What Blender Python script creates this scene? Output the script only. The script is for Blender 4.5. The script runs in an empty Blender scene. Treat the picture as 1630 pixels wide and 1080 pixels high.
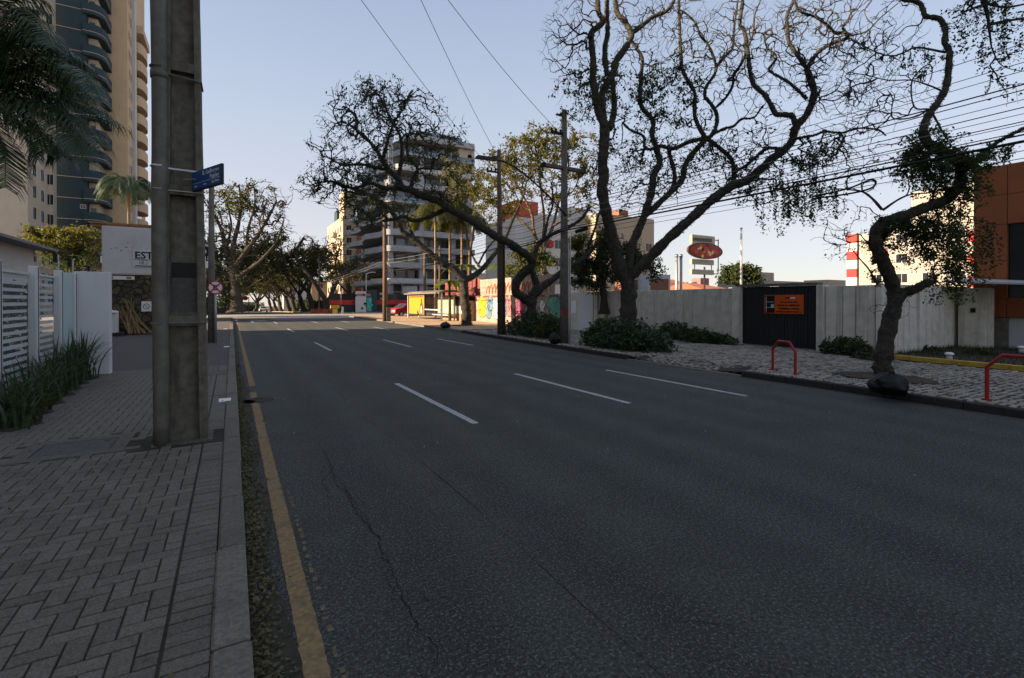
import bpy, math, random
import numpy as np
from mathutils import Vector, Matrix, Quaternion
from mathutils import noise as mnoise
R_ = math.radians
sc = bpy.context.scene
COL = sc.collection

# ---------------------------------------------------------------- camera
FPX, CAMH = 770.0, 1.75
YAW, PITCH = R_(30.08), R_(0.4)
cam = bpy.data.cameras.new('camera'); camo = bpy.data.objects.new('camera', cam); COL.objects.link(camo)
cam.sensor_width = 36.0; cam.lens = FPX / 1630 * 36.0
cam.clip_start = 0.05; cam.clip_end = 3000
HCY = 479 + FPX * math.tan(PITCH)
cam.shift_y = -(540 - HCY) / 1630
camo.location = (0, 0, CAMH)
camo.rotation_euler = (R_(90) - PITCH, 0, -YAW)
sc.camera = camo
# ---------------------------------------------------------------- sky and sun
SUN_AZ, SUN_EL = R_(-76), R_(18.5)        # azimuth from the road axis (+Y), negative = to the left
wd = bpy.data.worlds.new('World'); sc.world = wd; wd.use_nodes = True
wn, wl = wd.node_tree.nodes, wd.node_tree.links
sky = wn.new('ShaderNodeTexSky'); sky.sky_type = 'NISHITA'; sky.sun_disc = False
sky.sun_elevation = SUN_EL; sky.sun_rotation = SUN_AZ
sky.altitude = 900; sky.air_density = 1.0; sky.dust_density = 0.8; sky.ozone_density = 2.5
# thin even haze: the aureole is capped, and a pale veil brightening towards the horizon is mixed in, the same all round
cap = wn.new('ShaderNodeMix'); cap.data_type = 'RGBA'; cap.blend_type = 'DARKEN'
cap.inputs['Factor'].default_value = 1.0; cap.inputs['B'].default_value = (9.5, 9.0, 8.6, 1)
tcw = wn.new('ShaderNodeTexCoord'); sxw = wn.new('ShaderNodeSeparateXYZ'); wl.new(tcw.outputs['Generated'], sxw.inputs[0])
rmp = wn.new('ShaderNodeValToRGB'); wl.new(sxw.outputs['Z'], rmp.inputs[0]); el_ = rmp.color_ramp.elements
el_[0].position = 0.0; el_[0].color = (.475, .425, .40, 1); el_[1].position = .9; el_[1].color = (.26, .29, .38, 1)
for p_, c_ in ((.13, (.45, .42, .42, 1)), (.34, (.345, .38, .445, 1)), (.55, (.25, .30, .40, 1))): e_ = el_.new(p_); e_.color = c_
veil = wn.new('ShaderNodeVectorMath'); veil.operation = 'SCALE'; veil.inputs['Scale'].default_value = 1 / .137; wl.new(rmp.outputs[0], veil.inputs[0])
hs = wn.new('ShaderNodeMix'); hs.data_type = 'RGBA'; hs.inputs['Factor'].default_value = .8
bgn = wn['Background']; bgn.inputs['Strength'].default_value = 0.05
wl.new(sky.outputs['Color'], cap.inputs['A']); wl.new(cap.outputs['Result'], hs.inputs['A']); wl.new(veil.outputs[0], hs.inputs['B']); wl.new(hs.outputs['Result'], bgn.inputs['Color'])
sun = bpy.data.lights.new('sun', 'SUN'); suno = bpy.data.objects.new('sun', sun); COL.objects.link(suno)
sun.energy = 3.0; sun.angle = R_(0.5); sun.color = (1.0, 0.77, 0.54)
SUN_DIR = Vector((math.sin(SUN_AZ) * math.cos(SUN_EL), math.cos(SUN_AZ) * math.cos(SUN_EL), math.sin(SUN_EL)))
suno.rotation_euler = (-SUN_DIR).to_track_quat('-Z', 'Y').to_euler()
suno.location = (-20, 60, 60)
sc.view_settings.view_transform = 'Standard'; sc.view_settings.look = 'None'
sc.view_settings.exposure = 2.27; sc.view_settings.gamma = 1.0
sc.render.resolution_x, sc.render.resolution_y = 1024, 678

# ---------------------------------------------------------------- geometry helpers
_F = Vector((math.sin(YAW) * math.cos(PITCH), math.cos(YAW) * math.cos(PITCH), -math.sin(PITCH)))
_Rt = Vector((math.cos(YAW), -math.sin(YAW), 0)); _U = _Rt.cross(_F)
CAMP = Vector((0, 0, CAMH))
def ray(x, y): return _F + _Rt * ((x - 815) / FPX) - _U * ((y - HCY) / FPX)
def at(x, y, d=None, X=None, Y=None, Z=None):
    """world point seen at photo position x, y on a plane (or at depth d)"""
    r = ray(x, y)
    t = d if d is not None else X / r.x if X is not None else Y / r.y if Y is not None else (Z - CAMH) / r.z
    return CAMP + r * t
def depth(p): return (Vector(p) - CAMP).dot(_F)
def gz(y): return 0.0 if y < 70 else -(y - 70) * 0.017      # the road falls away beyond the crossing

def V(*a): return Vector(a)
def catmull(P, k=4):
    """smooth a list of tuples (any width) with k steps for each span"""
    P = [np.array(p, float) for p in P]
    if len(P) < 3: return P
    out = []
    for i in range(len(P) - 1):
        p0 = P[i - 1] if i else 2 * P[0] - P[1]; p1, p2 = P[i], P[i + 1]
        p3 = P[i + 2] if i + 2 < len(P) else 2 * P[-1] - P[-2]
        for j in range(k):
            t = j / k
            out.append(0.5 * (2 * p1 + (p2 - p0) * t + (2 * p0 - 5 * p1 + 4 * p2 - p3) * t * t + (3 * p1 - p0 - 3 * p2 + p3) * t ** 3))
    out.append(P[-1]); return out

class MB:
    def __init__(s, T=None): s.v = []; s.f = []; s.m = []; s.T = T
    def add(s, vs, fs, mi=0):
        o = len(s.v)
        if s.T is not None: vs = [s.T @ Vector(v) for v in vs]
        s.v += [tuple(v) for v in vs]; s.f += [tuple(i + o for i in f) for f in fs]; s.m += [mi] * len(fs); return s
    def box(s, x0, y0, z0, x1, y1, z1, mi=0):
        if x0 > x1: x0, x1 = x1, x0
        if y0 > y1: y0, y1 = y1, y0
        if z0 > z1: z0, z1 = z1, z0
        return s.add([(x0,y0,z0),(x1,y0,z0),(x1,y1,z0),(x0,y1,z0),(x0,y0,z1),(x1,y0,z1),(x1,y1,z1),(x0,y1,z1)],
                     [(3,2,1,0),(4,5,6,7),(0,1,5,4),(1,2,6,5),(2,3,7,6),(3,0,4,7)], mi)
    def bbox(s, x0, y0, z0, x1, y1, z1, b=.01, mi=0):
        """box with chamfered top and vertical edges"""
        if x0 > x1: x0, x1 = x1, x0
        if y0 > y1: y0, y1 = y1, y0
        def ring(i, z): return [(x0+b+i,y0+i,z),(x1-b-i,y0+i,z),(x1-i,y0+b+i,z),(x1-i,y1-b-i,z),(x1-b-i,y1-i,z),(x0+b+i,y1-i,z),(x0+i,y1-b-i,z),(x0+i,y0+b+i,z)]
        vs = ring(0, z0) + ring(0, z1 - b) + ring(b, z1)
        fs = [tuple(range(7, -1, -1)), tuple(range(16, 24))]
        for k in (0, 8):
            for i in range(8): j = (i + 1) % 8; fs.append((k+i, k+j, k+8+j, k+8+i))
        return s.add(vs, fs, mi)
    def quad(s, a, b, c, d, mi=0): return s.add([a, b, c, d], [(0,1,2,3)], mi)
    def prism(s, poly, z0, z1, mi=0):
        n = len(poly); vs = [(p[0], p[1], z0) for p in poly] + [(p[0], p[1], z1) for p in poly]
        return s.add(vs, [tuple(range(n-1,-1,-1)), tuple(range(n, 2*n))] + [(i, (i+1)%n, n+(i+1)%n, n+i) for i in range(n)], mi)
    def tube(s, pts, rad, n=8, cap=True, mi=0):
        pts = [Vector(p[:3]) for p in pts]; m = len(pts)
        if not hasattr(rad, '__len__'): rad = [rad] * m
        t = (pts[1] - pts[0]).normalized(); a = t.orthogonal().normalized(); vs = []; fs = []
        for i in range(m):
            tn = (pts[min(i+1, m-1)] - pts[max(i-1, 0)])
            tn = tn.normalized() if tn.length > 1e-9 else t
            a = (a - tn * a.dot(tn)); a = a.normalized() if a.length > 1e-6 else tn.orthogonal().normalized()
            b = tn.cross(a); t = tn
            for k in range(n):
                w = 2 * math.pi * k / n; vs.append(pts[i] + (a * math.cos(w) + b * math.sin(w)) * rad[i])
        for i in range(m - 1):
            for k in range(n): j = (k+1) % n; fs.append((i*n+k, i*n+j, i*n+n+j, i*n+n+k))
        if cap: fs += [tuple(range(n-1,-1,-1)), tuple(range((m-1)*n, m*n))]
        return s.add(vs, fs, mi)
    def cyl(s, x, y, z0, z1, r0, r1=None, n=12, mi=0): return s.tube([(x,y,z0),(x,y,z1)], [r0, r0 if r1 is None else r1], n, True, mi)
    def lathe(s, prof, c, n=16, mi=0):
        vs = []; fs = []
        for r, z in prof:
            for k in range(n): w = 2*math.pi*k/n; vs.append((c[0]+r*math.cos(w), c[1]+r*math.sin(w), c[2]+z))
        for i in range(len(prof)-1):
            for k in range(n): j=(k+1)%n; fs.append((i*n+k,i*n+j,i*n+n+j,i*n+n+k))
        return s.add(vs, fs, mi)
    def disc(s, c, u, v, ru, rv, th, n=24, mi=0):
        """thick elliptic plate; u, v in-plane axes, thickness th along u x v"""
        c, u, v = Vector(c), Vector(u), Vector(v); w = u.cross(v).normalized() * th
        ring = [c + u * (ru*math.cos(2*math.pi*k/n)) + v * (rv*math.sin(2*math.pi*k/n)) for k in range(n)]
        return s.add(ring + [p + w for p in ring], [tuple(range(n-1,-1,-1)), tuple(range(n,2*n))] + [(k,(k+1)%n,n+(k+1)%n,n+k) for k in range(n)], mi)
    def mesh(s, name, mats, off=(0,0,0), smooth=False):
        me = bpy.data.meshes.new(name); o = Vector(off)
        me.from_pydata([tuple(Vector(v) - o) for v in s.v], [], s.f)
        for m_ in (mats if isinstance(mats, (list, tuple)) else [mats]): me.materials.append(M[m_] if isinstance(m_, str) else m_)
        me.polygons.foreach_set('material_index', s.m)
        if smooth: me.polygons.foreach_set('use_smooth', [True] * len(s.f))
        me.update(); return me
    def build(s, name, mats, parent=None, smooth=False):
        if parent is not None: off = wloc(parent)
        else:
            a = np.array(s.v); off = ((a[:,0].min()+a[:,0].max())/2, (a[:,1].min()+a[:,1].max())/2, a[:,2].min())
        ob = bpy.data.objects.new(name, s.mesh(name, mats, off, smooth)); COL.objects.link(ob)
        if parent is not None: ob.parent = parent
        else: ob.location = off
        return ob
def wloc(o):
    l = Vector((0,0,0))
    while o is not None: l += Vector(o.location); o = o.parent
    return l
def piece(name, me, loc, parent, rot=0.0, tilt=None):
    ob = bpy.data.objects.new(name, me); COL.objects.link(ob); ob.parent = parent
    ob.location = Vector(loc) - wloc(parent); ob.rotation_euler = (0,0,rot) if tilt is None else (tilt[0], tilt[1], rot); return ob
def tag(o, label=None, cat=None, group=None, kind=None):
    if label: o['label'] = label
    if cat: o['category'] = cat
    if group: o['group'] = group
    if kind: o['kind'] = kind
    return o
def thing(name, loc, label, cat, group=None):
    o = bpy.data.objects.new(name, None); COL.objects.link(o); o.location = loc; o.empty_display_size = .2
    return tag(o, label, cat, group)
def struct(name, mb, mats, smooth=False):
    return tag(mb.build(name, mats, None, smooth), kind='structure')
def copy_tree(o, parent=None):
    c = o.copy(); COL.objects.link(c); c.parent = parent
    for ch in list(o.children): copy_tree(ch, c)
    return c
def text_mesh(name, s, size, mats, parent, org, u, v, align='LEFT', ext=.002, xs=1.0, bold=0):
    """lettering laid on a plane: u = reading direction, v = up"""
    cu = bpy.data.curves.new(name, 'FONT'); cu.body = s; cu.size = size; cu.align_x = align; cu.extrude = ext; cu.resolution_u = 2; cu.offset = bold
    to = bpy.data.objects.new(name, cu); COL.objects.link(to)
    me = bpy.data.meshes.new_from_object(to.evaluated_get(bpy.context.evaluated_depsgraph_get())) if False else bpy.data.meshes.new_from_object(to)
    bpy.data.objects.remove(to)
    u = Vector(u).normalized(); v = Vector(v).normalized(); w = u.cross(v)
    o0 = wloc(parent); T = Matrix(((u.x,v.x,w.x),(u.y,v.y,w.y),(u.z,v.z,w.z))).to_4x4()
    for vv in me.vertices: vv.co = (T @ Vector((vv.co.x * xs, vv.co.y, vv.co.z))) + Vector(org) - o0
    me.materials.clear(); me.materials.append(M[mats])
    ob = bpy.data.objects.new(name, me); COL.objects.link(ob); ob.parent = parent; return ob

# ---------------------------------------------------------------- materials
M = {}
def newmat(name):
    m = bpy.data.materials.new(name); m.use_nodes = True; M[name] = m
    nt = m.node_tree; return m, nt.nodes, nt.links, nt.nodes['Principled BSDF']
def pos(n): return n.new('ShaderNodeNewGeometry').outputs['Position']
def mixc(n, l, fac, a, b, blend='MIX'):
    x = n.new('ShaderNodeMix'); x.data_type = 'RGBA'; x.blend_type = blend
    for k, q in (('A', a), ('B', b)):
        if hasattr(q, 'is_linked') or hasattr(q, 'links'): l.new(q, x.inputs[k])
        else: x.inputs[k].default_value = (*q[:3], 1)
    if hasattr(fac, 'links'): l.new(fac, x.inputs['Factor'])
    else: x.inputs['Factor'].default_value = fac
    return x.outputs['Result']
def noise(n, l, vec, scale, detail=4, rough=.6, lo=.3, hi=.7):
    t = n.new('ShaderNodeTexNoise'); t.inputs['Scale'].default_value = scale; t.inputs['Detail'].default_value = detail; t.inputs['Roughness'].default_value = rough
    l.new(vec, t.inputs['Vector'])
    r = n.new('ShaderNodeMapRange'); r.inputs['From Min'].default_value = lo; r.inputs['From Max'].default_value = hi
    l.new(t.outputs['Fac'], r.inputs['Value']); return r.outputs['Result']
def bump(n, l, h, bs, dist, strength=1.0, prev=None):
    b = n.new('ShaderNodeBump'); b.inputs['Strength'].default_value = strength; b.inputs['Distance'].default_value = dist
    l.new(h, b.inputs['Height'])
    if prev is not None: l.new(prev, b.inputs['Normal'])
    return b.outputs['Normal']
def scaled(n, l, vec, s):
    m = n.new('ShaderNodeMapping'); m.inputs['Scale'].default_value = s; l.new(vec, m.inputs['Vector']); return m.outputs['Vector']
def mat(name, col, rough=.8, var=.2, scale=3.0, col2=None, grime=0, gcol=(.02,.02,.016), gscale=(1.2,1.2,.25), bmp=0, bscale=60, metal=0, spec=.3, rnd=0, alpha=None, emit=None):
    m, n, l, b = newmat(name); P = pos(n)
    c1 = tuple(c * (1 - var) for c in col); c2 = col2 or tuple(min(1, c * (1 + var)) for c in col)
    c = mixc(n, l, noise(n, l, P, scale, 5), c1, c2)
    if rnd:
        oi = n.new('ShaderNodeObjectInfo'); r = n.new('ShaderNodeMapRange'); r.inputs['To Min'].default_value = 1 - rnd; r.inputs['To Max'].default_value = 1 + rnd
        l.new(oi.outputs['Random'], r.inputs['Value']); hv = n.new('ShaderNodeVectorMath'); hv.operation = 'SCALE'
        l.new(c, hv.inputs[0]); l.new(r.outputs['Result'], hv.inputs['Scale']); c = hv.outputs['Vector']
    if grime:
        g = noise(n, l, scaled(n, l, P, gscale), 1.6, 6, .65, .52, .78)
        mu = n.new('ShaderNodeMath'); mu.operation = 'MULTIPLY'; mu.inputs[1].default_value = grime; l.new(g, mu.inputs[0])
        c = mixc(n, l, mu.outputs[0], c, gcol)
    l.new(c, b.inputs['Base Color']); b.inputs['Roughness'].default_value = rough; b.inputs['Metallic'].default_value = metal
    b.inputs['Specular IOR Level'].default_value = spec
    if bmp: l.new(bump(n, l, noise(n, l, P, bscale, 4, .6, 0, 1), 1, bmp), b.inputs['Normal'])
    return m
def leafmat(name, col, col2, trans=.45, rough=.55):
    m, n, l, b = newmat(name); P = pos(n)
    c = mixc(n, l, noise(n, l, P, 1.3, 3), col, col2)
    c = mixc(n, l, noise(n, l, P, 23, 1, .5, .35, .65), c, tuple(x * .55 for x in col))
    l.new(c, b.inputs['Base Color']); b.inputs['Roughness'].default_value = rough; b.inputs['Specular IOR Level'].default_value = .3
    tr = n.new('ShaderNodeBsdfTranslucent'); tc = mixc(n, l, 1.0, c, (1.6, 1.5, .7), 'MULTIPLY'); l.new(tc, tr.inputs['Color'])
    mx = n.new('ShaderNodeMixShader'); mx.inputs[0].default_value = trans
    l.new(b.outputs[0], mx.inputs[1]); l.new(tr.outputs[0], mx.inputs[2]); l.new(mx.outputs[0], n['Material Output'].inputs[0]); return m
def glassmat(name, col, rough=.05, alpha=.35):
    m, n, l, b = newmat(name); b.inputs['Base Color'].default_value = (*col, 1); b.inputs['Roughness'].default_value = rough
    b.inputs['Alpha'].default_value = alpha; b.inputs['Specular IOR Level'].default_value = .6; return m
# ---- asphalt
m, n, l, b = newmat('asphalt'); P = pos(n)
c = mixc(n, l, noise(n, l, P, 75, 3, .75, .40, .64), (.020,.0215,.018), (.118,.126,.106))
c = mixc(n, l, noise(n, l, scaled(n, l, P, (1,.18,1)), .55, 4, .6, .35, .7), c, (.076,.081,.069))
sx = n.new('ShaderNodeSeparateXYZ'); l.new(P, sx.inputs[0])
wv = n.new('ShaderNodeTexWave'); wv.wave_type = 'BANDS'; wv.bands_direction = 'X'; wv.inputs['Scale'].default_value = .30; wv.inputs['Distortion'].default_value = 1.2; wv.inputs['Detail'].default_value = 2; wv.inputs['Detail Scale'].default_value = .3
l.new(scaled(n, l, P, (1,.15,1)), wv.inputs['Vector'])
wr = n.new('ShaderNodeMath'); wr.operation = 'MULTIPLY'; wr.inputs[1].default_value = .55; l.new(wv.outputs['Fac'], wr.inputs[0])
c = mixc(n, l, wr.outputs[0], c, (.108,.114,.098))
c = mixc(n, l, noise(n, l, P, 150, 1, .5, .60, .70), c, (.20,.205,.185))
c = mixc(n, l, noise(n, l, P, 40, 2, .6, .34, .62), c, (.42,.42,.40), 'MULTIPLY')
c = mixc(n, l, noise(n, l, P, 1.7, 4, .65, .30, .75), c, (.72,.72,.70), 'MULTIPLY')
c = mixc(n, l, noise(n, l, P, 62, 1, .5, .57, .68), c, (.16,.162,.148))
pt = n.new('ShaderNodeMath'); pt.operation = 'MULTIPLY'; pt.inputs[1].default_value = .5; l.new(noise(n, l, P, .35, 5, .7, .55, .68), pt.inputs[0])
c = mixc(n, l, pt.outputs[0], c, (.036,.036,.033))
l.new(c, b.inputs['Base Color']); b.inputs['Roughness'].default_value = .85; b.inputs['Specular IOR Level'].default_value = .35
bn = bump(n, l, noise(n, l, P, 140, 3, .7, .2, .8), 1, .006)
l.new(bump(n, l, noise(n, l, P, 22, 3, .6, .2, .8), 1, .006, .6, bn), b.inputs['Normal'])
# ---- brick-patterned pavement for the far part of the left side
m, n, l, b = newmat('paver_sheet'); P = pos(n)
bt = n.new('ShaderNodeTexBrick'); bt.inputs['Scale'].default_value = 1.0; bt.inputs['Brick Width'].default_value = .2; bt.inputs['Row Height'].default_value = .1; bt.inputs['Mortar Size'].default_value = .008
bt.inputs['Color1'].default_value = (.095,.084,.072,1); bt.inputs['Color2'].default_value = (.13,.115,.098,1); bt.inputs['Mortar'].default_value = (.015,.014,.012,1)
l.new(P, bt.inputs['Vector']); c = mixc(n, l, noise(n, l, P, .9, 4), bt.outputs['Color'], (.08,.072,.062))
l.new(c, b.inputs['Base Color']); b.inputs['Roughness'].default_value = .9
l.new(bump(n, l, bt.outputs['Fac'], 1, -.006), b.inputs['Normal'])
# ---- rubble stone
m, n, l, b = newmat('rubble'); P = pos(n)
vo = n.new('ShaderNodeTexVoronoi'); vo.inputs['Scale'].default_value = 3.3; l.new(P, vo.inputs['Vector'])
ve = n.new('ShaderNodeTexVoronoi'); ve.feature = 'DISTANCE_TO_EDGE'; ve.inputs['Scale'].default_value = 3.3; l.new(P, ve.inputs['Vector'])
hv = n.new('ShaderNodeSeparateColor'); l.new(vo.outputs['Color'], hv.inputs[0])
c = mixc(n, l, hv.outputs[0], (.055,.042,.025), (.20,.145,.075)); c = mixc(n, l, noise(n, l, P, 9, 4), c, (.07,.055,.035))
er = n.new('ShaderNodeMapRange'); er.inputs['From Max'].default_value = .09; l.new(ve.outputs['Distance'], er.inputs['Value'])
c = mixc(n, l, er.outputs[0], (.02,.017,.012), c); l.new(c, b.inputs['Base Color']); b.inputs['Roughness'].default_value = .9
l.new(bump(n, l, er.outputs[0], 1, .05), b.inputs['Normal'])

# ---- asphalt of the crossing street, with sunlit brightness put into its colour
m, n, l, b = newmat('asphalt_sunlit'); P = pos(n)
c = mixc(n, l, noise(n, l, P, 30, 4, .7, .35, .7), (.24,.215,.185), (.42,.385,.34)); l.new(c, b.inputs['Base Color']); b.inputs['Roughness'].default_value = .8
mat('soil', (.07,.055,.04), .95, .4, 2, bmp=.02, bscale=9)
mat('paver', (.16,.14,.112), .88, .42, 85, bmp=.008, bscale=140, rnd=.14, grime=.35, gscale=(1,1,1))
mat('granite', (.165,.145,.115), .85, .3, 38, bmp=.012, bscale=55, rnd=.12, grime=.35, gscale=(1,1,1))
mat('kerb_dark', (.035,.033,.03), .9, .3, 12, bmp=.01, bscale=40)
mat('cobble', (.34,.31,.255), .85, .35, 2.2, bmp=.008, bscale=40, grime=.5, gcol=(.09,.065,.04), gscale=(.6,.6,.6))
mat('sand', (.42,.29,.18), .95, .25, 3, bmp=.01, bscale=30)
mat('dirt', (.05,.043,.033), .95, .4, 5, bmp=.02, bscale=30)
mat('paint_white', (.40,.40,.38), .8, .3, 30, col2=(.56,.56,.53), grime=.85, gcol=(.09,.093,.085), gscale=(7,7,7))
mat('paint_yellow', (.24,.16,.075), .85, .35, 30, grime=.9, gcol=(.07,.06,.045), gscale=(4,4,4))
mat('surround', (.125,.115,.095), .9, .3, 25, bmp=.006, bscale=60, grime=.4, gscale=(2,2,2))
mat('paint_yellow_old', (.15,.115,.065), .85, .4, 40, grime=.8, gcol=(.06,.058,.05), gscale=(9,9,9))
mat('kerb_yellow', (.52,.35,.06), .8, .2, 6, grime=.4)
mat('crack', (.008,.008,.008), 1, .1)
mat('white_wall', (.66,.66,.65), .85, .05, 1.2, grime=.18, bmp=.002, bscale=90)
mat('dirty_white', (.62,.59,.55), .85, .08, .9, grime=.35, gcol=(.28,.23,.19))
mat('concrete', (.64,.60,.50), .88, .18, 3.5, grime=.85, gcol=(.20,.185,.15), gscale=(2.6,2.6,.12), bmp=.006, bscale=45)
mat('concrete_light', (.72,.68,.58), .88, .14, 3.5, grime=.8, gcol=(.25,.235,.19), gscale=(3,3,.10), bmp=.004, bscale=45)
mat('pole_concrete', (.15,.135,.105), .92, .35, 9, grime=.85, gcol=(.022,.021,.016), gscale=(5,5,.55), bmp=.012, bscale=70)
mat('pole_far', (.17,.15,.125), .9, .3, 5, grime=.4)
mat('wood_pole', (.13,.085,.055), .9, .3, 6, bmp=.01, bscale=30)
mat('pipe', (.14,.13,.105), .55, .22, 9, grime=.6, gscale=(4,4,.8))
mat('steel', (.42,.43,.43), .45, .12, 8, metal=.6, grime=.25)
mat('dark_metal', (.02,.021,.022), .55, .2, 8)
mat('black', (.006,.006,.006), .5, .1)
mat('white', (.78,.78,.77), .6, .03, 3)
mat('sign_blue', (.012,.085,.27), .45, .1, 5)
mat('sign_red', (.42,.02,.022), .5, .1, 6)
mat('sign_orange', (.62,.10,.012), .55, .12, 5)
mat('rack_red', (.34,.022,.022), .45, .15, 12, grime=.2)
mat('hoarding_red', (.42,.035,.03), .7, .2, 2)
mat('rust_red', (.20,.06,.05), .8, .3, 2.5, grime=.4)
mat('brick', (.26,.11,.065), .85, .2, 8)
mat('tile_roof', (.42,.15,.075), .85, .3, 6, bmp=.03, bscale=9)
mat('roof_grey', (.25,.25,.25), .8, .2, 4)
mat('slate', (.030,.056,.066), .8, .16, 6)
mat('line_pink', (.42,.31,.29), .8, .1)
mat('beige', (.56,.41,.26), .88, .06, .5, grime=.12)
mat('beige_pale', (.52,.44,.34), .88, .06, .5, grime=.18)
mat('cream', (.40,.32,.23), .85, .06, .5)
mat('off_white', (.52,.52,.51), .8, .06, .5, grime=.15)
mat('site_concrete', (.36,.365,.37), .88, .15, .5, grime=.4, gcol=(.16,.16,.16))
mat('facade_orange', (.29,.09,.03), .7, .1, .8, grime=.12)
mat('facade_ivory', (.33,.305,.265), .85, .06, .6)
mat('awning', (.46,.46,.43), .7, .1, 3)
mat('timber', (.36,.20,.08), .8, .25, 5)
mat('bark', (.060,.050,.039), .95, .55, 11, bmp=.06, bscale=22, grime=.4, gcol=(.03,.035,.022), gscale=(2,2,2))
mat('bark_pale', (.15,.105,.06), .95, .35, 6, bmp=.04, bscale=14)
mat('palm_trunk', (.25,.17,.10), .9, .3, 6, bmp=.03, bscale=12)
mat('dry_frond', (.22,.15,.07), .9, .3, 6)
mat('garbage_bag', (.003,.0035,.004), .26, .2, 5, bmp=.035, bscale=13, spec=.28)
mat('tyre', (.012,.012,.012), .9, .1)
mat('car_red', (.36,.018,.018), .3, .05, spec=.5)
mat('car_white', (.75,.75,.74), .3, .03, spec=.5)
mat('poster_yellow', (.42,.24,.015), .55, .12, 3)
mat('teal', (.05,.36,.32), .7, .2, 3)
mat('gr_blue', (.11,.20,.27), .8, .3, 3); mat('gr_pink', (.36,.15,.15), .8, .25, 3); mat('gr_magenta', (.22,.05,.10), .8, .25, 3)
mat('gr_green', (.10,.28,.21), .8, .35, 3); mat('gr_yellow', (.55,.36,.02), .8, .12, 3); mat('gr_red', (.42,.09,.05), .8, .2, 6)
mat('graffiti_wall', (.30,.26,.20), .9, .2, 2.2, grime=.55, gcol=(.16,.13,.1), gscale=(1.2,1.2,.5), bmp=.004)
mat('mud', (.30,.20,.12), .9, .3, 5)
mat('food_cream', (.85,.60,.20), .5, .2, 8); mat('food_red', (.85,.05,.02), .4, .3, 12); mat('board_cream', (.52,.44,.27), .6, .2, 6); mat('oval_red', (.42,.035,.02), .5, .35, 9); mat('food_brown', (.10,.03,.015), .5, .3, 9)
mat('wire', (.012,.012,.013), .7, .1)
mat('wire_pale', (.30,.30,.28), .7, .1)
mat('cloth_teal', (.05,.22,.2), .8, .3, 3)
mat('mesh_orange', (.40,.09,.05), .8, .35, 8)
mat('sign_panel', (.62,.63,.60), .6, .05, 3, grime=.2)
mat('frosted', (.46,.58,.57), .35, .05, 2)
mat('cover_steel', (.085,.082,.072), .7, .25, 18, bmp=.006, bscale=60)
mat('window_dark', (.012,.014,.017), .12, .2, 2, spec=.6)
mat('window_blue', (.10,.16,.22), .12, .2, 2, spec=.7)
mat('curtain', (.40,.38,.35), .8, .1)
glassmat('glass', (.45,.6,.6), .06, .08); glassmat('shelter_glass', (.55,.60,.45), .08, .4)
leafmat('leaf_dark', (.030,.052,.020), (.058,.088,.032), .30)
leafmat('leaf_mid', (.055,.085,.026), (.095,.115,.034), .42)
leafmat('leaf_gold', (.085,.10,.016), (.14,.125,.022), .5)
leafmat('leaf_dry', (.10,.08,.03), (.07,.075,.03), .4)
leafmat('leaf_hedge', (.042,.075,.036), (.085,.125,.058), .2, .4)
leafmat('palm_leaf', (.030,.066,.030), (.085,.125,.045), .25, .33)
leafmat('palm_gold', (.06,.075,.016), (.12,.11,.02), .4, .45)
leafmat('blade', (.045,.090,.045), (.11,.155,.08), .25, .4)
leafmat('litter', (.17,.15,.075), (.085,.085,.04), .1, .8)
leafmat('banana', (.10,.16,.02), (.16,.17,.03), .5, .4)
leafmat('lawn', (.045,.06,.022), (.085,.085,.04), .2, .7)

rng = random.Random(7)
WL, SL, SR = 10.2, .10, .13         # right kerb line, heights of left and right pavements
def kr(y): return 10.15 if y < 12 else 10.15 + min(y - 12, 15) / 15 * .85

# ---------------------------------------------------------------- ground
mb = MB(); ys = [-60, 0, 70, 120, 170, 260, 420, 800, 1500]
for i in range(len(ys) - 1):
    for x0, x1 in ((-1500, -60), (-60, -3.4), (-3.4, 16.6), (16.6, 60), (60, 1500)):
        mb.quad((x0,ys[i],gz(ys[i])-.06), (x1,ys[i],gz(ys[i])-.06), (x1,ys[i+1],max(gz(ys[i+1]),-14)-.06), (x0,ys[i+1],max(gz(ys[i+1]),-14)-.06))
struct('ground', mb, 'soil')
mb = MB(); yy = [-12 + 2*i for i in range(42)] + [75 + 5*i for i in range(50)]
for i in range(len(yy) - 1):
    a, b_ = yy[i], yy[i+1]
    mb.quad((.0,a,gz(a)), (kr(a)+.02,a,gz(a)), (kr(b_)+.02,b_,gz(b_)), (.0,b_,gz(b_)))
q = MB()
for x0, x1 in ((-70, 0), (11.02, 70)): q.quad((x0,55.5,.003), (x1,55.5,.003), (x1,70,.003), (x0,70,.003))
q.quad((0,55.5,.003),(11.02,55.5,.003),(11.02,70,.003),(0,70,.003)); road = struct('road', mb, 'asphalt'); struct('cross_street', q, 'asphalt_sunlit')
def strip(name, x0, y0, x1, y1, matn, z=.004, jag=0, parent=road):
    q = MB(); N = max(1, int(abs(y1-y0)/.025)) if jag else max(1, int(abs(y1-y0)/6)); lft = []; rgt = []
    for i in range(N + 1):
        y = y0 + (y1-y0)*i/N; zz = gz(y) + z
        lft.append((x0 + rng.uniform(-jag, jag), y, zz)); rgt.append((x1 + rng.uniform(-jag, jag), y, zz))
    q.add(lft + rgt, [(i, N+1+i, N+2+i, i+1) for i in range(N)])
    return q.build(name, matn, parent)
def dash(x, y0, y1, w=.11): return strip('lane_marking', x-w/2, y0, x+w/2, y1, 'paint_white', jag=.006 if y0 < 25 else 0)
for x, y00 in ((3.0, 6.2), (5.86, 6.12), (8.16, 5.5)):
    for k in range(0, 4): dash(x, y00 + 11.6*k, y00 + 11.6*k + 3.85, .105)
    for k in range(7): dash(x, 78 + 11.6*k, 82 + 11.6*k, .12)
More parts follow.
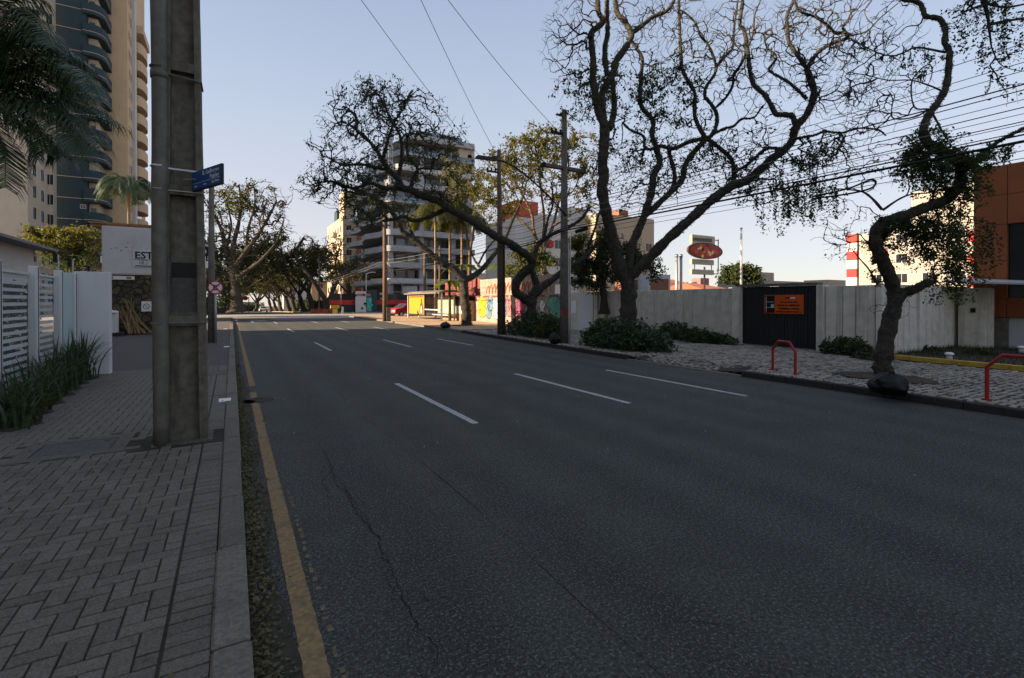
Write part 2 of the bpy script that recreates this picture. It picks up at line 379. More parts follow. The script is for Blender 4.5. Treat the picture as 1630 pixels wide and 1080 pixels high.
dash(3.0, -5.2, -1.4); dash(5.86, -5.2, -1.4); dash(8.16, -6, -2)
q = MB(); q.quad((3.1,50.2,.004),(10.8,50.2,.004),(10.8,50.6,.004),(3.1,50.6,.004)); q.build('stop_line', 'paint_white', road)
# turn arrow
q = MB(); q.add([(1.35,44,.004),(1.55,44,.004),(1.55,46.6,.004),(2.0,46.6,.004),(2.0,46.1,.004),(2.75,46.95,.004),(2.0,47.8,.004),(2.0,47.3,.004),(1.35,47.3,.004)], [(0,1,2,8),(2,3,7,8),(3,4,5,6,7)] if False else [(0,1,2,8),(2,3,7,8),(4,5,6)]); q.build('turn_arrow', 'paint_white', road)
# faded yellow edge line, with a ghost of an older one, and a patch of rough asphalt
strip('yellow_line', .285, 1.2, .395, 10.45, 'paint_yellow', jag=.0045)
strip('yellow_line', .30, 11.2, .41, 54.5, 'paint_yellow', jag=.004)
for i in range(34):
    y = 1.3 + i*.105 + rng.uniform(0, .03)
    if rng.random() < .8: strip('old_yellow_mark', .425 + rng.uniform(0,.012), y, .455 + rng.uniform(-.01,.012), y + rng.uniform(.03,.09), 'paint_yellow_old', jag=.002)
# gutter between kerb and asphalt
q = MB(); N = 110; L_, R2 = [], []
for i in range(N + 1):
    y = 1.0 + i * .35; L_.append((.06, y, .003)); R2.append((.255 + .035*math.sin(y*3.1) + rng.uniform(-.02,.02) - (.05 if y > 12 else 0), y, .003))
q.add(L_ + R2, [(i, N+1+i, N+2+i, i+1) for i in range(N)]); tag(q.build('gutter', 'dirt', road))
# cracks
def crack(pts, w, seed):
    r = random.Random(seed); p = catmull([at(*a, Z=0) for a in pts], 14); A, B = [], []
    ox = 0
    for i, v in enumerate(p):
        ox = ox*.8 + r.uniform(-.02,.02); ww = w * r.uniform(.3, 1.3) * (1 - .6*abs(2*i/len(p)-1))
        A.append((v[0]+ox-ww, v[1], .0042)); B.append((v[0]+ox+ww, v[1], .0042))
    n_ = len(p); MB().add(A + B, [(i, n_+i, n_+i+1, i+1) for i in range(n_-1)]).build('crack', 'crack', road)
crack([(500,700),(530,745),(552,790),(585,840),(610,885),(640,925),(665,985),(700,1060)], .0042, 1)
crack([(512,712),(536,768),(560,800),(590,855)], .0034, 2)
crack([(606,884),(640,880),(672,868),(690,858)], .0034, 3)
crack([(620,900),(612,930),(628,960),(622,990)], .003, 4); crack([(552,790),(575,800),(590,815)], .003, 6); crack([(648,940),(672,946),(690,962),(720,966)], .003, 7); crack([(530,745),(520,770),(528,800)], .0028, 8); crack([(585,840),(568,858),(575,880)], .0028, 9); crack([(665,985),(650,1010),(658,1040)], .003, 10)
crack([(1000,1010),(1100,990),(1240,1010)], .003, 5)
for sx_, ph in ((4.42,0),(7.05,2),(1.75,4)):               # joints between strips of asphalt
    A, B = [], []; yy2 = [1.5+.22*i for i in range(220)]
    for i, y in enumerate(yy2): x = sx_ + .03*math.sin(y*.9+ph) + .012*mnoise.noise(V(y*3,ph,0)); w = max(.0006, .0032*(.55+.9*mnoise.noise(V(y*.8,ph+7,0)))); A.append((x-w,y,.0041)); B.append((x+w,y,.0041))
    n_ = len(yy2); MB().add(A+B, [(i,n_+i,n_+i+1,i+1) for i in range(n_-1)]).build('asphalt_joint', 'crack', road)
q = MB(); r_ = random.Random(3)
for (px, py, s, e) in ((405,638,.20,1.9),(388,641,.14,1.2)):
    c_ = at(px, py, Z=.004); q.add([(c_.x + s*e*math.cos(2*math.pi*k/14)*r_.uniform(.7,1.2), c_.y + s*1.4*math.sin(2*math.pi*k/14)*r_.uniform(.7,1.2), .0052) for k in range(14)], [tuple(range(14))])
q.build('asphalt_patch', 'dirt', road)
# small pale specks of stone and litter on the asphalt
q = MB()
for i in range(70):
    x = r_.uniform(.6, 9.8); y = r_.uniform(2, 14); s = r_.uniform(.003,.008)
    q.add([(x-s,y,.005),(x,y-s,.005),(x+s*1.4,y,.005),(x,y+s,.005),(x,y,.005+s)], [(0,1,4),(1,2,4),(2,3,4),(3,0,4)])
tag(q.build('grit', 'white_wall', road), 'pale grit scattered over the near asphalt', kind='stuff')

# ---------------------------------------------------------------- left pavement
mb = MB()
mb.box(-3.3, -4, -.05, -.09, 14.2, SL - .012)
mb.box(-60, 14.2, -.05, -.09, 55.3, SL - .012, 1)
mb.box(-60, -4, -.05, -3.3, 14.2, SL - .004, 2)
pav = struct('left_pavement', mb, ['dirt', 'paver_sheet', 'soil'])
def paver_mesh(w, h, mname):
    q = MB(); g, b_ = .005, .005; z = SL
    def ring(i, zz): return [(-w/2+g+i,-h/2+g+i,zz),(w/2-g-i,-h/2+g+i,zz),(w/2-g-i,h/2-g-i,zz),(-w/2+g+i,h/2-g-i,zz)]
    q.add(ring(0,-.02)+ring(0,-.004)+ring(b_,0), [(8,9,10,11)]+[(k+i,k+(i+1)%4,k+4+(i+1)%4,k+4+i) for k in (0,4) for i in range(4)]); return q
U = .1; cells = []
x_off, y_off = -.297, 1.6
for ix in range(-30, 0):
    for iy in range(0, 128):
        cc = (ix - iy) % 4
        if cc == 0 and ix == -1: cells.append((x_off + (ix+.5)*U, y_off + (iy+.5)*U, U, U, ix, iy))
        elif cc == 0: cells.append((x_off + (ix+1)*U, y_off + (iy+.5)*U, 2*U if ix < -1 else 2*U, U, ix, iy))
        elif cc == 3: cells.append((x_off + (ix+.5)*U, y_off + (iy+1)*U, U, 2*U, ix, iy))
cov_a, cov_b = at(93,745,Z=SL), at(232,703,Z=SL)           # the inspection cover and the pole foot leave a hole
P0 = Vector((-.55, 6.97, SL))
def blocked(x, y): return (-2.02 < x < -1.02 and 6.72 < y < 7.62) or (-.98 < x < -.16 and 6.6 < y < 7.3)
lay = [c for c in cells if not blocked(c[0], c[1]) and c[0] + c[2]/2 <= -.285]
for iy in range(0, 128):
    y = y_off + (iy+.5)*U
    if not blocked(-.19, y): lay.append((-.19, y, .2, U, 0, iy))
def vis(c):
    px = (Vector((c[0],c[1],SL)) - CAMP); z = px.dot(_F); x = 815 + FPX*px.dot(_Rt)/z if z > .3 else -999; y = HCY - FPX*px.dot(_U)/z if z > .3 else 0
    return (0 if -60 < x < 420 and y < 1110 else 1, px.length)
lay.sort(key=vis)
mh, mv = paver_mesh(.2,.1,'paver').mesh('paver','paver'), paver_mesh(.1,.2,'paver').mesh('paver','paver')
mq = paver_mesh(.1,.1,'paver').mesh('paver','paver')
rest = MB()
for i, c_ in enumerate(lay):
    x, y, w, h = c_[:4]; z = SL + rng.uniform(-.0025,.0025); rot = rng.uniform(-.012,.012); tl = (rng.uniform(-.01,.01), rng.uniform(-.01,.01))
    if i < 300: piece('paver', mh if w > h else mv if h > w else mq, (x,y,z), pav, rot, tl)
    else:
        rest.T = Matrix.Translation((x,y,z)) @ Matrix.Rotation(rot,4,'Z') @ Matrix.Rotation(tl[0],4,'X'); s_ = paver_mesh(w,h,''); rest.add(s_.v, s_.f)
rest.T = None
tag(rest.build('pavers', 'paver', pav), 'grey herringbone pavers further along', kind='stuff')
# little tufts and leaves between the pavers
# kerb stones on the left
kb = struct('left_kerb', MB().box(-.085,-4,-.05,.07,55.4,SL-.01), 'dirt')
y = -1.3; k = 0
while y < 40:
    L_ = rng.uniform(.92, 1.12)
    q = MB().bbox(-.09+rng.uniform(-.006,.006), y+.006, .0, .076+rng.uniform(-.005,.005), y+L_-.006, SL+.012+rng.uniform(-.004,.004), .012)
    q.build('kerb_stone', 'granite', kb); y += L_
for px, py in ((376,510),(361,552),(358,637),(359,524)):       # painted white blocks beside the kerb
    a = at(px, py, Z=SL+.005); MB().bbox(a.x-.09, a.y-.14, SL-.01, a.x+.09, a.y+.14, SL+.012, .005).build('white_painted_block', 'white', pav)
# inspection cover in a concrete surround
ic = thing('inspection_cover', (-1.52,7.17,SL), 'concrete-rimmed steel inspection cover set in the pavers beside the big pole', 'cover')
q = MB(); q.box(-2.0,6.74,SL-.03,-1.04,6.9,SL+.003); q.box(-2.0,7.44,SL-.03,-1.04,7.6,SL+.003); q.box(-2.0,6.9,SL-.03,-1.86,7.44,SL+.003); q.box(-1.18,6.9,SL-.03,-1.04,7.44,SL+.003); q.build('surround','surround',ic)
MB().bbox(-1.85,6.91,SL-.03,-1.19,7.43,SL+.001,.006).build('lid','cover_steel',ic); MB().box(-1.3,7.3,SL,-1.25,7.34,SL+.004).build('lifting_hole','black',ic)
a = at(345,594,Z=SL); tag(MB().bbox(a.x-.28,a.y-.38,SL-.01,a.x+.2,a.y+.38,SL+.006,.006).build('inspection_cover','cover_steel'), 'pale square utility cover near the kerb beyond the big pole', 'cover')
# leaf litter in the gutter
def leaf_cloud(pts, size, name, matn, parent=None, flat=0.0, seed=0, ar=.55, nrm=None):
    """many small rhombic leaves, one mesh"""
    r = np.random.default_rng(seed); N = len(pts); pts = np.asarray(pts, float)
    a = r.normal(size=(N,3)); b_ = r.normal(size=(N,3))
    if flat: a[:,2] *= (1-flat); b_[:,2] *= (1-flat)
    a /= np.linalg.norm(a,axis=1)[:,None]; b_ -= a*(a*b_).sum(1)[:,None]; b_ /= np.linalg.norm(b_,axis=1)[:,None]
    s = size * r.uniform(.6,1.35,(N,1)); A = a*s; B = b_*s*ar
    v = np.empty((N,4,3)); v[:,0] = pts-A; v[:,1] = pts-B; v[:,2] = pts+A; v[:,3] = pts+B
    off = np.array(wloc(parent)) if parent is not None else np.array([pts[:,0].mean(), pts[:,1].mean(), pts[:,2].min()])
    v = (v.reshape(-1,3) - off)
    me = bpy.data.meshes.new(name); me.vertices.add(4*N); me.loops.add(4*N); me.polygons.add(N)
    me.vertices.foreach_set('co', v.ravel()); me.loops.foreach_set('vertex_index', np.arange(4*N)); me.polygons.foreach_set('loop_start', np.arange(0,4*N,4)); me.polygons.foreach_set('loop_total', np.full(N,4))
    me.update(); me.validate(); me.materials.append(M[matn])
    ob = bpy.data.objects.new(name, me); COL.objects.link(ob)
    if parent is not None: ob.parent = parent
    else: ob.location = off
    return ob
pp = []
for i in range(6500):
    y = 1.2 + 14*rng.random()**1.5; w = .125 if y < 9 else .08
    pp.append((.085 + abs(rng.gauss(0, w*.55)), y, .006 + rng.random()*.022))
for i in range(120): pp.append((rng.uniform(-2.4,.7), rng.uniform(2,10), SL+.01 if rng.random()<.8 else .01))
pp = [p if p[0] > .08 else (p[0], p[1], SL+.012) for p in pp]
pp = [p if not p[0] > .37 else (p[0], p[1], .01) for p in pp]
tag(leaf_cloud(pp, .0155, 'fallen_leaves', 'litter', None, .5, 4), 'small dry leaves gathered in the left gutter', 'leaves', kind='stuff')

# ---------------------------------------------------------------- right pavement
mb = MB(); NY = 60
ring = [(kr(-8 + i*63.5/NY) , -8 + i*63.5/NY) for i in range(NY+1)]
def kerb_h(y):                                   # dropped kerb at the driveway
    if 7.3 < y < 10.4: return .02
    if 6.8 < y <= 7.3: return .02 + (7.3-y)/.5*(SR-.02)
    if 10.4 <= y < 10.9: return .02 + (y-10.4)/.5*(SR-.02)
    return SR
def side_z(x, y): t = min(1, max(0, (x - kr(y)) / 1.0)); return kerb_h(y)*(1-t) + SR*t
for i in range(len(ring)-1):
    (xa, ya), (xb, yb) = ring[i], ring[i+1]
    for c0, c1 in ((.14, .5), (.5, 1.0), (1.0, 7.5 if ya > 6.6 else 5.6)):
        mb.quad((xa+c0,ya,side_z(xa+c0,ya)-.012), (xa+c1,ya,side_z(xa+c1,ya)-.012), (xb+c1,yb,side_z(xb+c1,yb)-.012), (xb+c0,yb,side_z(xb+c0,yb)-.012), 1 if ya > 24 else 0)
rp = struct('right_pavement', mb, ['dirt', 'sand'])
mb = MB(); mb.quad((18.3,6.6,SR-.02),(60,6.6,SR-.02),(60,55,SR-.02),(18.3,55,SR-.02)); struct('yard', mb, 'soil')
kbr = struct('right_kerb', MB().box(10.17,-8,-.05,10.18,12,0), 'kerb_dark')
y = -6.0
while y < 54:
    L_ = rng.uniform(.9, 1.1); ym = y + L_/2; h = kerb_h(ym)
    if h > .08: MB().bbox(kr(ym)-.005, y+.006, -.02, kr(ym)+.145, y+L_-.006, h+rng.uniform(-.008,.006), .012).build('kerb_stone', 'kerb_dark' if y < 24 else 'granite', kbr)
    else: MB().bbox(kr(ym)-.005, y+.004, -.02, kr(ym)+.145, y+L_-.004, .022, .006).build('kerb_stone', 'granite', kbr)
    y += L_
cob = MB(); r_ = random.Random(11)
y = 1.5; row = 0
while y < 24:
    s = .135 if y < 14 else .2; x = kr(y) + .15 + (s/2 if row % 2 else 0)
    while x < (16.35 if y > 7.1 else 15.6):
        w = s*r_.uniform(.75,1.2); h = s*r_.uniform(.75,1.05); z = side_z(x+w/2, y) + r_.uniform(-.012,.008)
        if r_.random() < .965:
            k_ = 5 if r_.random() < .5 else 6; a0 = r_.random()*6; cx, cy_ = x+w/2+r_.uniform(-.015,.015), y+s/2+r_.uniform(-.02,.02)
            o_ = [(cx+w*.5*math.cos(a0+2*math.pi*i/k_)*r_.uniform(.85,1.1), cy_+h*.5*math.sin(a0+2*math.pi*i/k_)*r_.uniform(.85,1.1)) for i in range(k_)]
            cob.add([(p[0],p[1],z-.02) for p in o_]+[(cx+(p[0]-cx)*.82,cy_+(p[1]-cy_)*.82,z) for p in o_], [tuple(range(k_,2*k_))]+[(i,(i+1)%k_,k_+(i+1)%k_,k_+i) for i in range(k_)])
        x += w
    y += s*.92; row += 1
tag(cob.build('cobbles', 'cobble', rp), 'irregular grey cobbles of the right pavement', kind='stuff')
# yellow kerb and lawn in front of the orange building
yk = tag(thing('yellow_kerb', (16.0,4,SR), 'yellow painted kerb edging the lawn at the far right', 'kerb'))
y = 7.0
while y > -6:
    MB().bbox(16.25-(7-y)*.06-.07, y-.98, SR-.03, 16.25-(7-y)*.06+.07, y, SR+.09, .012).build('kerb_stone', 'kerb_yellow', yk); y -= 1.0
mb = MB(); mb.quad((15.4,-8,SR+.03),(22.4,-8,SR+.03),(22.4,7.2,SR+.03),(16.3,7.2,SR+.03)); struct('lawn_bed', mb, 'soil')
mb = MB(); r_ = random.Random(5)
for i in range(15000):
    y = r_.uniform(-3,6.9); x = r_.uniform(16.4-(7-y)*.06, 22.3)
    if r_.random() < .35 + .4*math.sin(x*2+y): continue
    h = r_.uniform(.05,.17); a = r_.random()*6.28; w = .007; dx, dy = r_.uniform(-.06,.06), r_.uniform(-.06,.06)
    mb.add([(x-w*math.cos(a),y-w*math.sin(a),SR+.03),(x+w*math.cos(a),y+w*math.sin(a),SR+.03),(x+dx,y+dy,SR+.03+h)], [(0,1,2)])
tag(mb.build('lawn_grass', 'lawn'), 'sparse tufted grass behind the yellow kerb', 'grass', kind='stuff')
# pavements beyond the crossing
for x0, x1, nm in ((-60,-.0,'left_far_pavement'), (11.0,70,'right_far_pavement')):
    q = MB(); yy = [70.2+ (12*i) for i in range(16)]
    for i in range(15): q.quad((x0,yy[i],gz(yy[i])+.1),(x1,yy[i],gz(yy[i])+.1),(x1,yy[i+1],gz(yy[i+1])+.1),(x0,yy[i+1],gz(yy[i+1])+.1))
    xe = -.0 if x1 < 1 else 11.0
    for i in range(15): q.quad((xe,yy[i],gz(yy[i])-.02),(xe,yy[i+1],gz(yy[i+1])-.02),(xe,yy[i+1],gz(yy[i+1])+.1),(xe,yy[i],gz(yy[i])+.1))
    q.quad((x0,70.2,-.03),(x1,70.2,-.03),(x1,70.2,.1),(x0,70.2,.1)); struct(nm, q, 'sand' if x0 > 0 else 'paver_sheet')

# dirt, dry leaves and grime on the right pavement
r_ = random.Random(21); pp = []
for i in range(900):
    y = r_.uniform(2.6,22); x = kr(y) + .2 + abs(r_.gauss(0,1.3)); pp.append((x, y, side_z(x,y)+.012))
for i in range(500): a = r_.random()*6.28; d_ = abs(r_.gauss(0,.7)); pp.append((11.9+d_*math.cos(a), 4.9+d_*1.6*math.sin(a), SR+.014))
tag(leaf_cloud(pp, .022, 'dry_leaves', 'litter', None, .75, 9), 'dry leaves scattered over the cobbles of the right pavement', 'leaves', kind='stuff')
q = MB()
for (x, y, rx, ry) in ((11.95,4.9,.62,1.0),(12.3,13,1.2,1.5),(13.1,29.3,.8,.9)):
    n_ = 26; z = side_z(x,y)+.010 if y < 24 else SR-.004
    for k in range(3): q.add([(x+rx*(1-.2*k)*math.cos(2*math.pi*j/n_)*r_.uniform(.8,1.15), y+ry*(1-.2*k)*math.sin(2*math.pi*j/n_)*r_.uniform(.8,1.15), z+.003*k) for j in range(n_)], [tuple(range(n_))])
q.build('bare_soil', 'soil', rp)
# ================================================================ LEFT SIDE
# ---- big concrete utility pole (H section with rungs), conduit and bands
PX, PY = -.50, 6.98
pole = thing('utility_pole', (PX, PY, SL), 'massive weathered concrete utility pole with a conduit pipe in the foreground', 'utility pole')
HT = 9.4
def pw(z): return .245 - .0135*(z-SL)      # half width along x
def pd(z): return .20 - .008*(z-SL)        # half depth along y
def tap(mb, fx0, fx1, fy0, fy1, z0, z1, mi=0):
    """box that follows the taper; f* are fractions of the half width and depth"""
    vs = [(PX+f*pw(z), PY+g*pd(z), z) for z in (z0,z1) for f, g in ((fx0,fy0),(fx1,fy0),(fx1,fy1),(fx0,fy1))]
    mb.add(vs, [(3,2,1,0),(4,5,6,7),(0,1,5,4),(1,2,6,5),(2,3,7,6),(3,0,4,7)], mi)
q = MB()
def flange(mb, fx0, fx1):                     # flange with chamfered edges, many rings so that it is slightly uneven
    N = 40; vs = []
    for i in range(N+1):
        z = SL + HT*i/N
        for f, g in ((fx0+.04,-1),(fx1-.04,-1),(fx1,-.95),(fx1,.95),(fx1-.04,1),(fx0+.04,1),(fx0,.95),(fx0,-.95)):
            vs.append((PX+f*pw(z)+rng.uniform(-.0025,.0025), PY+g*pd(z)+rng.uniform(-.0025,.0025), z))
    mb.add(vs, [tuple(range(7,-1,-1)), tuple(range(N*8,N*8+8))]+[(i*8+k,i*8+(k+1)%8,i*8+8+(k+1)%8,i*8+8+k) for i in range(N) for k in range(8)])
flange(q, -1, -.56); q.build('flange','pole_concrete',pole)
q = MB(); flange(q, .66, 1); q.build('flange','pole_concrete',pole)
q = MB(); tap(q, -.58, .68, -.42, .42, SL, SL+HT); q.build('web','pole_concrete',pole)
for z in (1.46, 2.98, 4.42, 5.9, 7.4, 8.9):
    q = MB(); tap(q, -.57, .67, -.97, .97, z, z+.11); q.build('rung','pole_concrete',pole)
q = MB(); tap(q, -1.2, 1.2, -1.2, 1.2, SL-.05, SL+.012); q.build('foot','surround',pole)
pcx = at(250,718,Z=SL).x + .01; pcy = 6.80
q = MB(); zz = [SL + i*.3 for i in range(31)]
q.tube([(pcx + .004*math.sin(z*2), pcy, z) for z in zz], [.078 + (.003 if i % 7 == 3 else 0) for i in range(31)], 18); q.build('conduit','pipe',pole,True)
q = MB(); q.tube([(pcx,pcy,4.28),(pcx,pcy,4.36)], .086, 18); q.build('coupling','pipe',pole,True)
def band(z, matn, w=.012, dz=0):
    q = MB(); a, b_ = pw(z)+.008, pd(z)+.008
    pts = [(pcx-.083,pcy,z+dz),(pcx-.05,pcy-.07,z+dz),(pcx+.02,pcy-.083,z+dz),(PX-a,PY-b_,z),(PX+a,PY-b_,z-dz*.6),(PX+a,PY+b_,z),(PX-a,PY+b_,z),(pcx-.083,pcy,z+dz)]
    q.tube(pts, w, 6); q.build('band',matn,pole)
band(1.49,'pipe'); band(3.27,'white_wall',.012,.01); band(4.36,'pole_concrete',.015,.05); band(3.02,'steel',.007)
q = MB(); tap(q, -.5, .60, -.45, -.42, 1.62, 2.02); tag(q.build('torn_poster','cover_steel',pole), 'remains of a torn poster')
q = MB(); tap(q, -.5, .62, -.445, -.42, 2.02, 2.2); q.build('poster_glue','black',pole)
# ---- street name plate
p1, p2 = V(-.385,6.80,3.04), V(-.085,6.17,3.04); u = (p2-p1).normalized(); hgt = .21; wn_ = u.cross(V(0,0,1))
ss = thing('street_name_sign', p1, 'blue street name plate with white lettering clamped to the concrete pole', 'street sign')
L_ = (p2-p1).length
q = MB(Matrix(((u.x,wn_.x,0,p1.x),(u.y,wn_.y,0,p1.y),(0,0,1,p1.z),(0,0,0,1))))
q.box(0,-.012,0,L_,.012,hgt); q.build('plate','sign_blue',ss)
q = MB(q.T); q.box(-.01,-.016,-.014,L_+.004,.016,-.001); q.box(L_+.0005,-.014,0,L_+.008,.014,hgt); q.build('frame','dark_metal',ss)
f_ = p1 + wn_*.0135
text_mesh('lettering','R. Guilherme',.072,'white',ss,f_+u*(L_-.05)+V(0,0,.142),u,(0,0,1),'RIGHT',.001)
text_mesh('lettering','Pugsley',.072,'white',ss,f_+u*(L_-.05)+V(0,0,.083),u,(0,0,1),'RIGHT',.001)
text_mesh('lettering','Água Verde',.036,'white',ss,f_+u*(L_-.05)+V(0,0,.028),u,(0,0,1),'RIGHT',.001)
q = MB(q.T); q.box(.03,.0122,.068,L_-.03,.0135,.072); q.box(.28,.0122,.03,.35,.0135,.04); q.box(.05,.0122,.03,.13,.0135,.04); q.build('rule','white',ss)
q = MB(); q.tube([p1+V(-.1,0,.12),p1+u*.1+V(0,0,.12)+wn_*.013], .008, 6); q.build('clamp','steel',ss)

# ---- glazed fence with posts, slats and white end wall
FX = -3.02
fen = thing('glazed_fence', (FX, 12, SL), 'white framed fence with glass panes and horizontal slats behind spiky plants', 'fence')
posts = [8.3, 10.0, 11.6, 13.0, 14.02]
for i, y in enumerate(posts):
    MB().bbox(FX-.06, y-.07, SL, FX+.06, y+.07, 2.36, .01).build('post','white_wall',fen)
    MB().box(FX+.061, y-.012, SL, FX+.066, y+.012, 2.34).build('post_seam','dark_metal',fen)
for a, b_ in zip(posts[:-2], posts[1:-1]):
    g = MB().box(FX+.02, a+.075, SL+.12, FX+.032, b_-.075, 2.24).build('glass_pane','glass',fen)
    z = SL + .15
    while z < 2.2:
        MB().box(FX-.10, a+.075, z, FX-.07, b_-.075, z+.055+rng.uniform(-.006,.006)).build('slat','white_wall',fen); z += .118
    MB().box(FX-.13, a+.075, 2.2, FX-.03, b_-.075, 2.24).build('rail','white_wall',fen)
MB().box(FX+.0, 13.08, SL+.05, FX+.02, 13.94, 2.34).build('frosted_panel','frosted',fen)
a0, a1 = at(118,600,Y=14.1).x, at(176,600,Y=14.1).x
ew = MB(); ew.bbox(a0, 14.06, SL-.02, a1, 14.30, 2.40, .012); tag(ew.build('end_wall','white_wall'), 'plain white rendered wall fin at the end of the glazed fence', 'wall')
for y, dz in ((13.0,.16),(14.02,.13)):
    fl = thing('spotlight', (FX,y,2.36), 'small black spotlight on the %s white fence post' % ('nearer' if y < 13.5 else 'last'), 'light')
    MB().cyl(FX, y, 2.36, 2.36+dz+.16, .018, n=8).build('stem','steel',fl); MB().bbox(FX-.07,y-.05,2.4+dz-.04,FX-.02,y+.06,2.4+dz+.16,.01).build('head','black',fl)
# pale low building inside the fence
pb = thing('low_house', (-8,16,0), 'low white house with a sagging tiled eave behind the glazed fence', 'house')
MB().box(-12,13.5,0,-5.2,20,3.3).build('wall','dirty_white',pb)
q = MB(); q.add([(-14.2,13.0,3.55),(-4.7,13.0,3.28),(-4.7,20.3,3.28),(-14.2,20.3,3.55),(-14.2,13.0,3.62),(-4.7,13.0,3.35),(-4.7,20.3,3.35),(-14.2,20.3,3.62)], [(3,2,1,0),(4,5,6,7),(0,1,5,4),(1,2,6,5),(2,3,7,6),(3,0,4,7)]); q.build('roof','roof_grey',pb)
MB().box(-5.19,15,1.2,-5.15,17,2.6).build('window','window_blue',pb)

hp = [(rng.uniform(-4.3,-3.45), rng.uniform(7.5,13.9), SL+2.0*rng.random()**.8) for i in range(9000)]  # leaves of a hedge added so the gaps between the slats turn dark
hg = thing('hedge', (-3.9,10.7,SL), 'dark hedge added behind the slats of the glazed fence to darken the gaps', 'hedge'); leaf_cloud(hp, .06, 'foliage', 'leaf_hedge', hg, 0, 71)
for y in (8,9.2,10.4,11.6,12.8): MB().tube([(-3.9,y,SL),(-3.88,y+.05,1.6)],[.03,.015],5).build('stem','bark',hg)
# ---- spiky plants along the fence
def spiky(cx, cy, n_, h, seed, label):
    r = random.Random(seed); t = thing('spiky_plant', (cx,cy,SL), label, 'plant', 'spiky plants along the fence'); q = MB()
    for i in range(n_):
        a = r.random()*6.283; lean = r.uniform(.05,1.0)**1.2; L_ = h*r.uniform(.6,1.1); x, y = cx+r.gauss(0,.10), cy+r.gauss(0,.16)
        w = r.uniform(.011,.024); px, py = -math.sin(a), math.cos(a); vs = []; N = 6
        for k in range(N+1):
            s = k/N; out = lean*L_*s*s*.95; z = SL + L_*(s - .42*lean*s*s*s); ww = w*(1-s**2.2)+.001
            vs += [(x+math.cos(a)*out+px*ww, y+math.sin(a)*out+py*ww, z), (x+math.cos(a)*out-px*ww, y+math.sin(a)*out-py*ww, z)]
        q.add(vs, [(2*k,2*k+1,2*k+3,2*k+2) for k in range(N)], 1 if r.random() < .13 else 0)
    q.build('blades', ['blade','leaf_dry'], t); MB().prism([(cx+.28*math.cos(k),cy+.38*math.sin(k)) for k in range(6)],SL-.01,SL+.01).build('soil_patch','dirt',t); return t
descs = ['tallest spiky plant against the white wall fin','spiky plant second from the white wall fin','spiky plant before the last slatted fence panel','spiky plant at the middle fence post','wide spiky plant before the second slatted panel','spiky plant sprawling onto the pavers at left','spiky plant nearest the camera at the left edge']
for i, (x, y, h) in enumerate(((-2.72,13.3,1.05),(-2.74,12.6,.98),(-2.7,11.9,.92),(-2.66,11.2,.86),(-2.62,10.4,.8),(-2.56,9.6,.75),(-2.48,8.8,.7))):
    spiky(x, y, 75, h*1.12, 40+i, descs[i])

# ---- car-park wall: white sign wall over a rubble base
XW0, XW1, YW = at(165,440,Y=30.6).x, -1.75, 30.6
cp = thing('car_park_wall', (-4,YW,SL), 'rubble stone wall carrying a big white sign board at the car park', 'wall')
MB().box(XW0, YW, 0, XW1, YW+.4, 3.06).build('stone_base','rubble',cp)
MB().bbox(XW0-.05, YW-.12, 3.1, XW1, YW+.5, 5.42, .02).build('white_board','dirty_white',cp)
for i in range(4): MB().box(XW0+.3+i*.18, YW-.128, 4.3+.1*math.sin(i*9), XW0+.36+i*.2, YW-.121, 4.33+.1*math.sin(i*9)).build('flaked_patch','dark_metal',cp)
for i in range(26):
    x = XW0 + rng.uniform(.8, 2.4); z = 4.2 + rng.uniform(-.2,.55); s = rng.uniform(.01,.05); MB().box(x, YW-.127, z, x+s, YW-.121, z+s*.6).build('flaked_patch','pole_far',cp)
q = MB(); q.box(XW0-.6, YW+.1, 5.55, XW1+.2, YW+4, 5.62); q.build('roof_edge','timber',cp)
for i in range(int((XW1-XW0)/.22)):
    MB().box(XW0+.1+i*.22, YW+.02, 5.43, XW0+.1+i*.22+.205, YW+.12, 5.535).build('brick','brick',cp)
for i in range(8): MB().box(XW0-.55+i*.03, YW+.2+i*.45, 5.40, XW0+.6, YW+.3+i*.45, 5.54).build('rafter','timber',cp)
# parking sign
ps = thing('parking_sign', (XW0+1.6,YW-.14,3.4), 'white sign lettered ESTACIONAMENTO on the car park wall', 'sign')
sx0 = at(211,410,Y=YW-.16).x; sz0 = at(211,425,Y=YW-.16).z; sz1 = at(211,397,Y=YW-.16).z; SX1 = XW1-.05
MB().bbox(sx0, YW-.165, sz0, SX1, YW-.125, sz1, .005).build('board','sign_panel',ps)
text_mesh('lettering','ESTACIONAMENTO',.48,'black',ps,(sx0+.08,YW-.1665,sz1-.45),(1,0,0),(0,0,1),'LEFT',.003,1.0,.012)
q = MB(); q.box(sx0+.03,YW-.1685,sz0+.36,SX1-.05,YW-.1655,sz0+.385); q.box(sx0+.1,YW-.1685,sz0+.03,sx0+.8,YW-.1655,sz0+.075)
for bx_ in ((.28,.14,.6,.155),(.28,.325,.6,.34),(.28,.155,.295,.325),(.585,.155,.6,.325)): q.box(sx0+bx_[0],YW-.1685,sz0+bx_[1],sx0+bx_[2],YW-.1655,sz0+bx_[3])
q.build('rules','black',ps); text_mesh('lettering','JB',.17,'black',ps,(sx0+.33,YW-.1665,sz0+.18),(1,0,0),(0,0,1))
q = MB(); q.box(sx0+.9,YW-.1685,sz0+.21,sx0+1.3,YW-.1655,sz0+.26); q.add([(sx0+1.3,YW-.1685,sz0+.14),(sx0+1.5,YW-.1685,sz0+.235),(sx0+1.3,YW-.1685,sz0+.33)],[(0,1,2)]); q.build('arrow','black',ps)
q = MB(); a = at(168,446,Y=YW-.1); q.box(a.x, YW-.06, 2.80, a.x+1.12, YW-.02, 2.98); ws = q.build('warning_strip','white'); tag(ws, 'narrow white strip sign with red end under the sign board', 'sign')
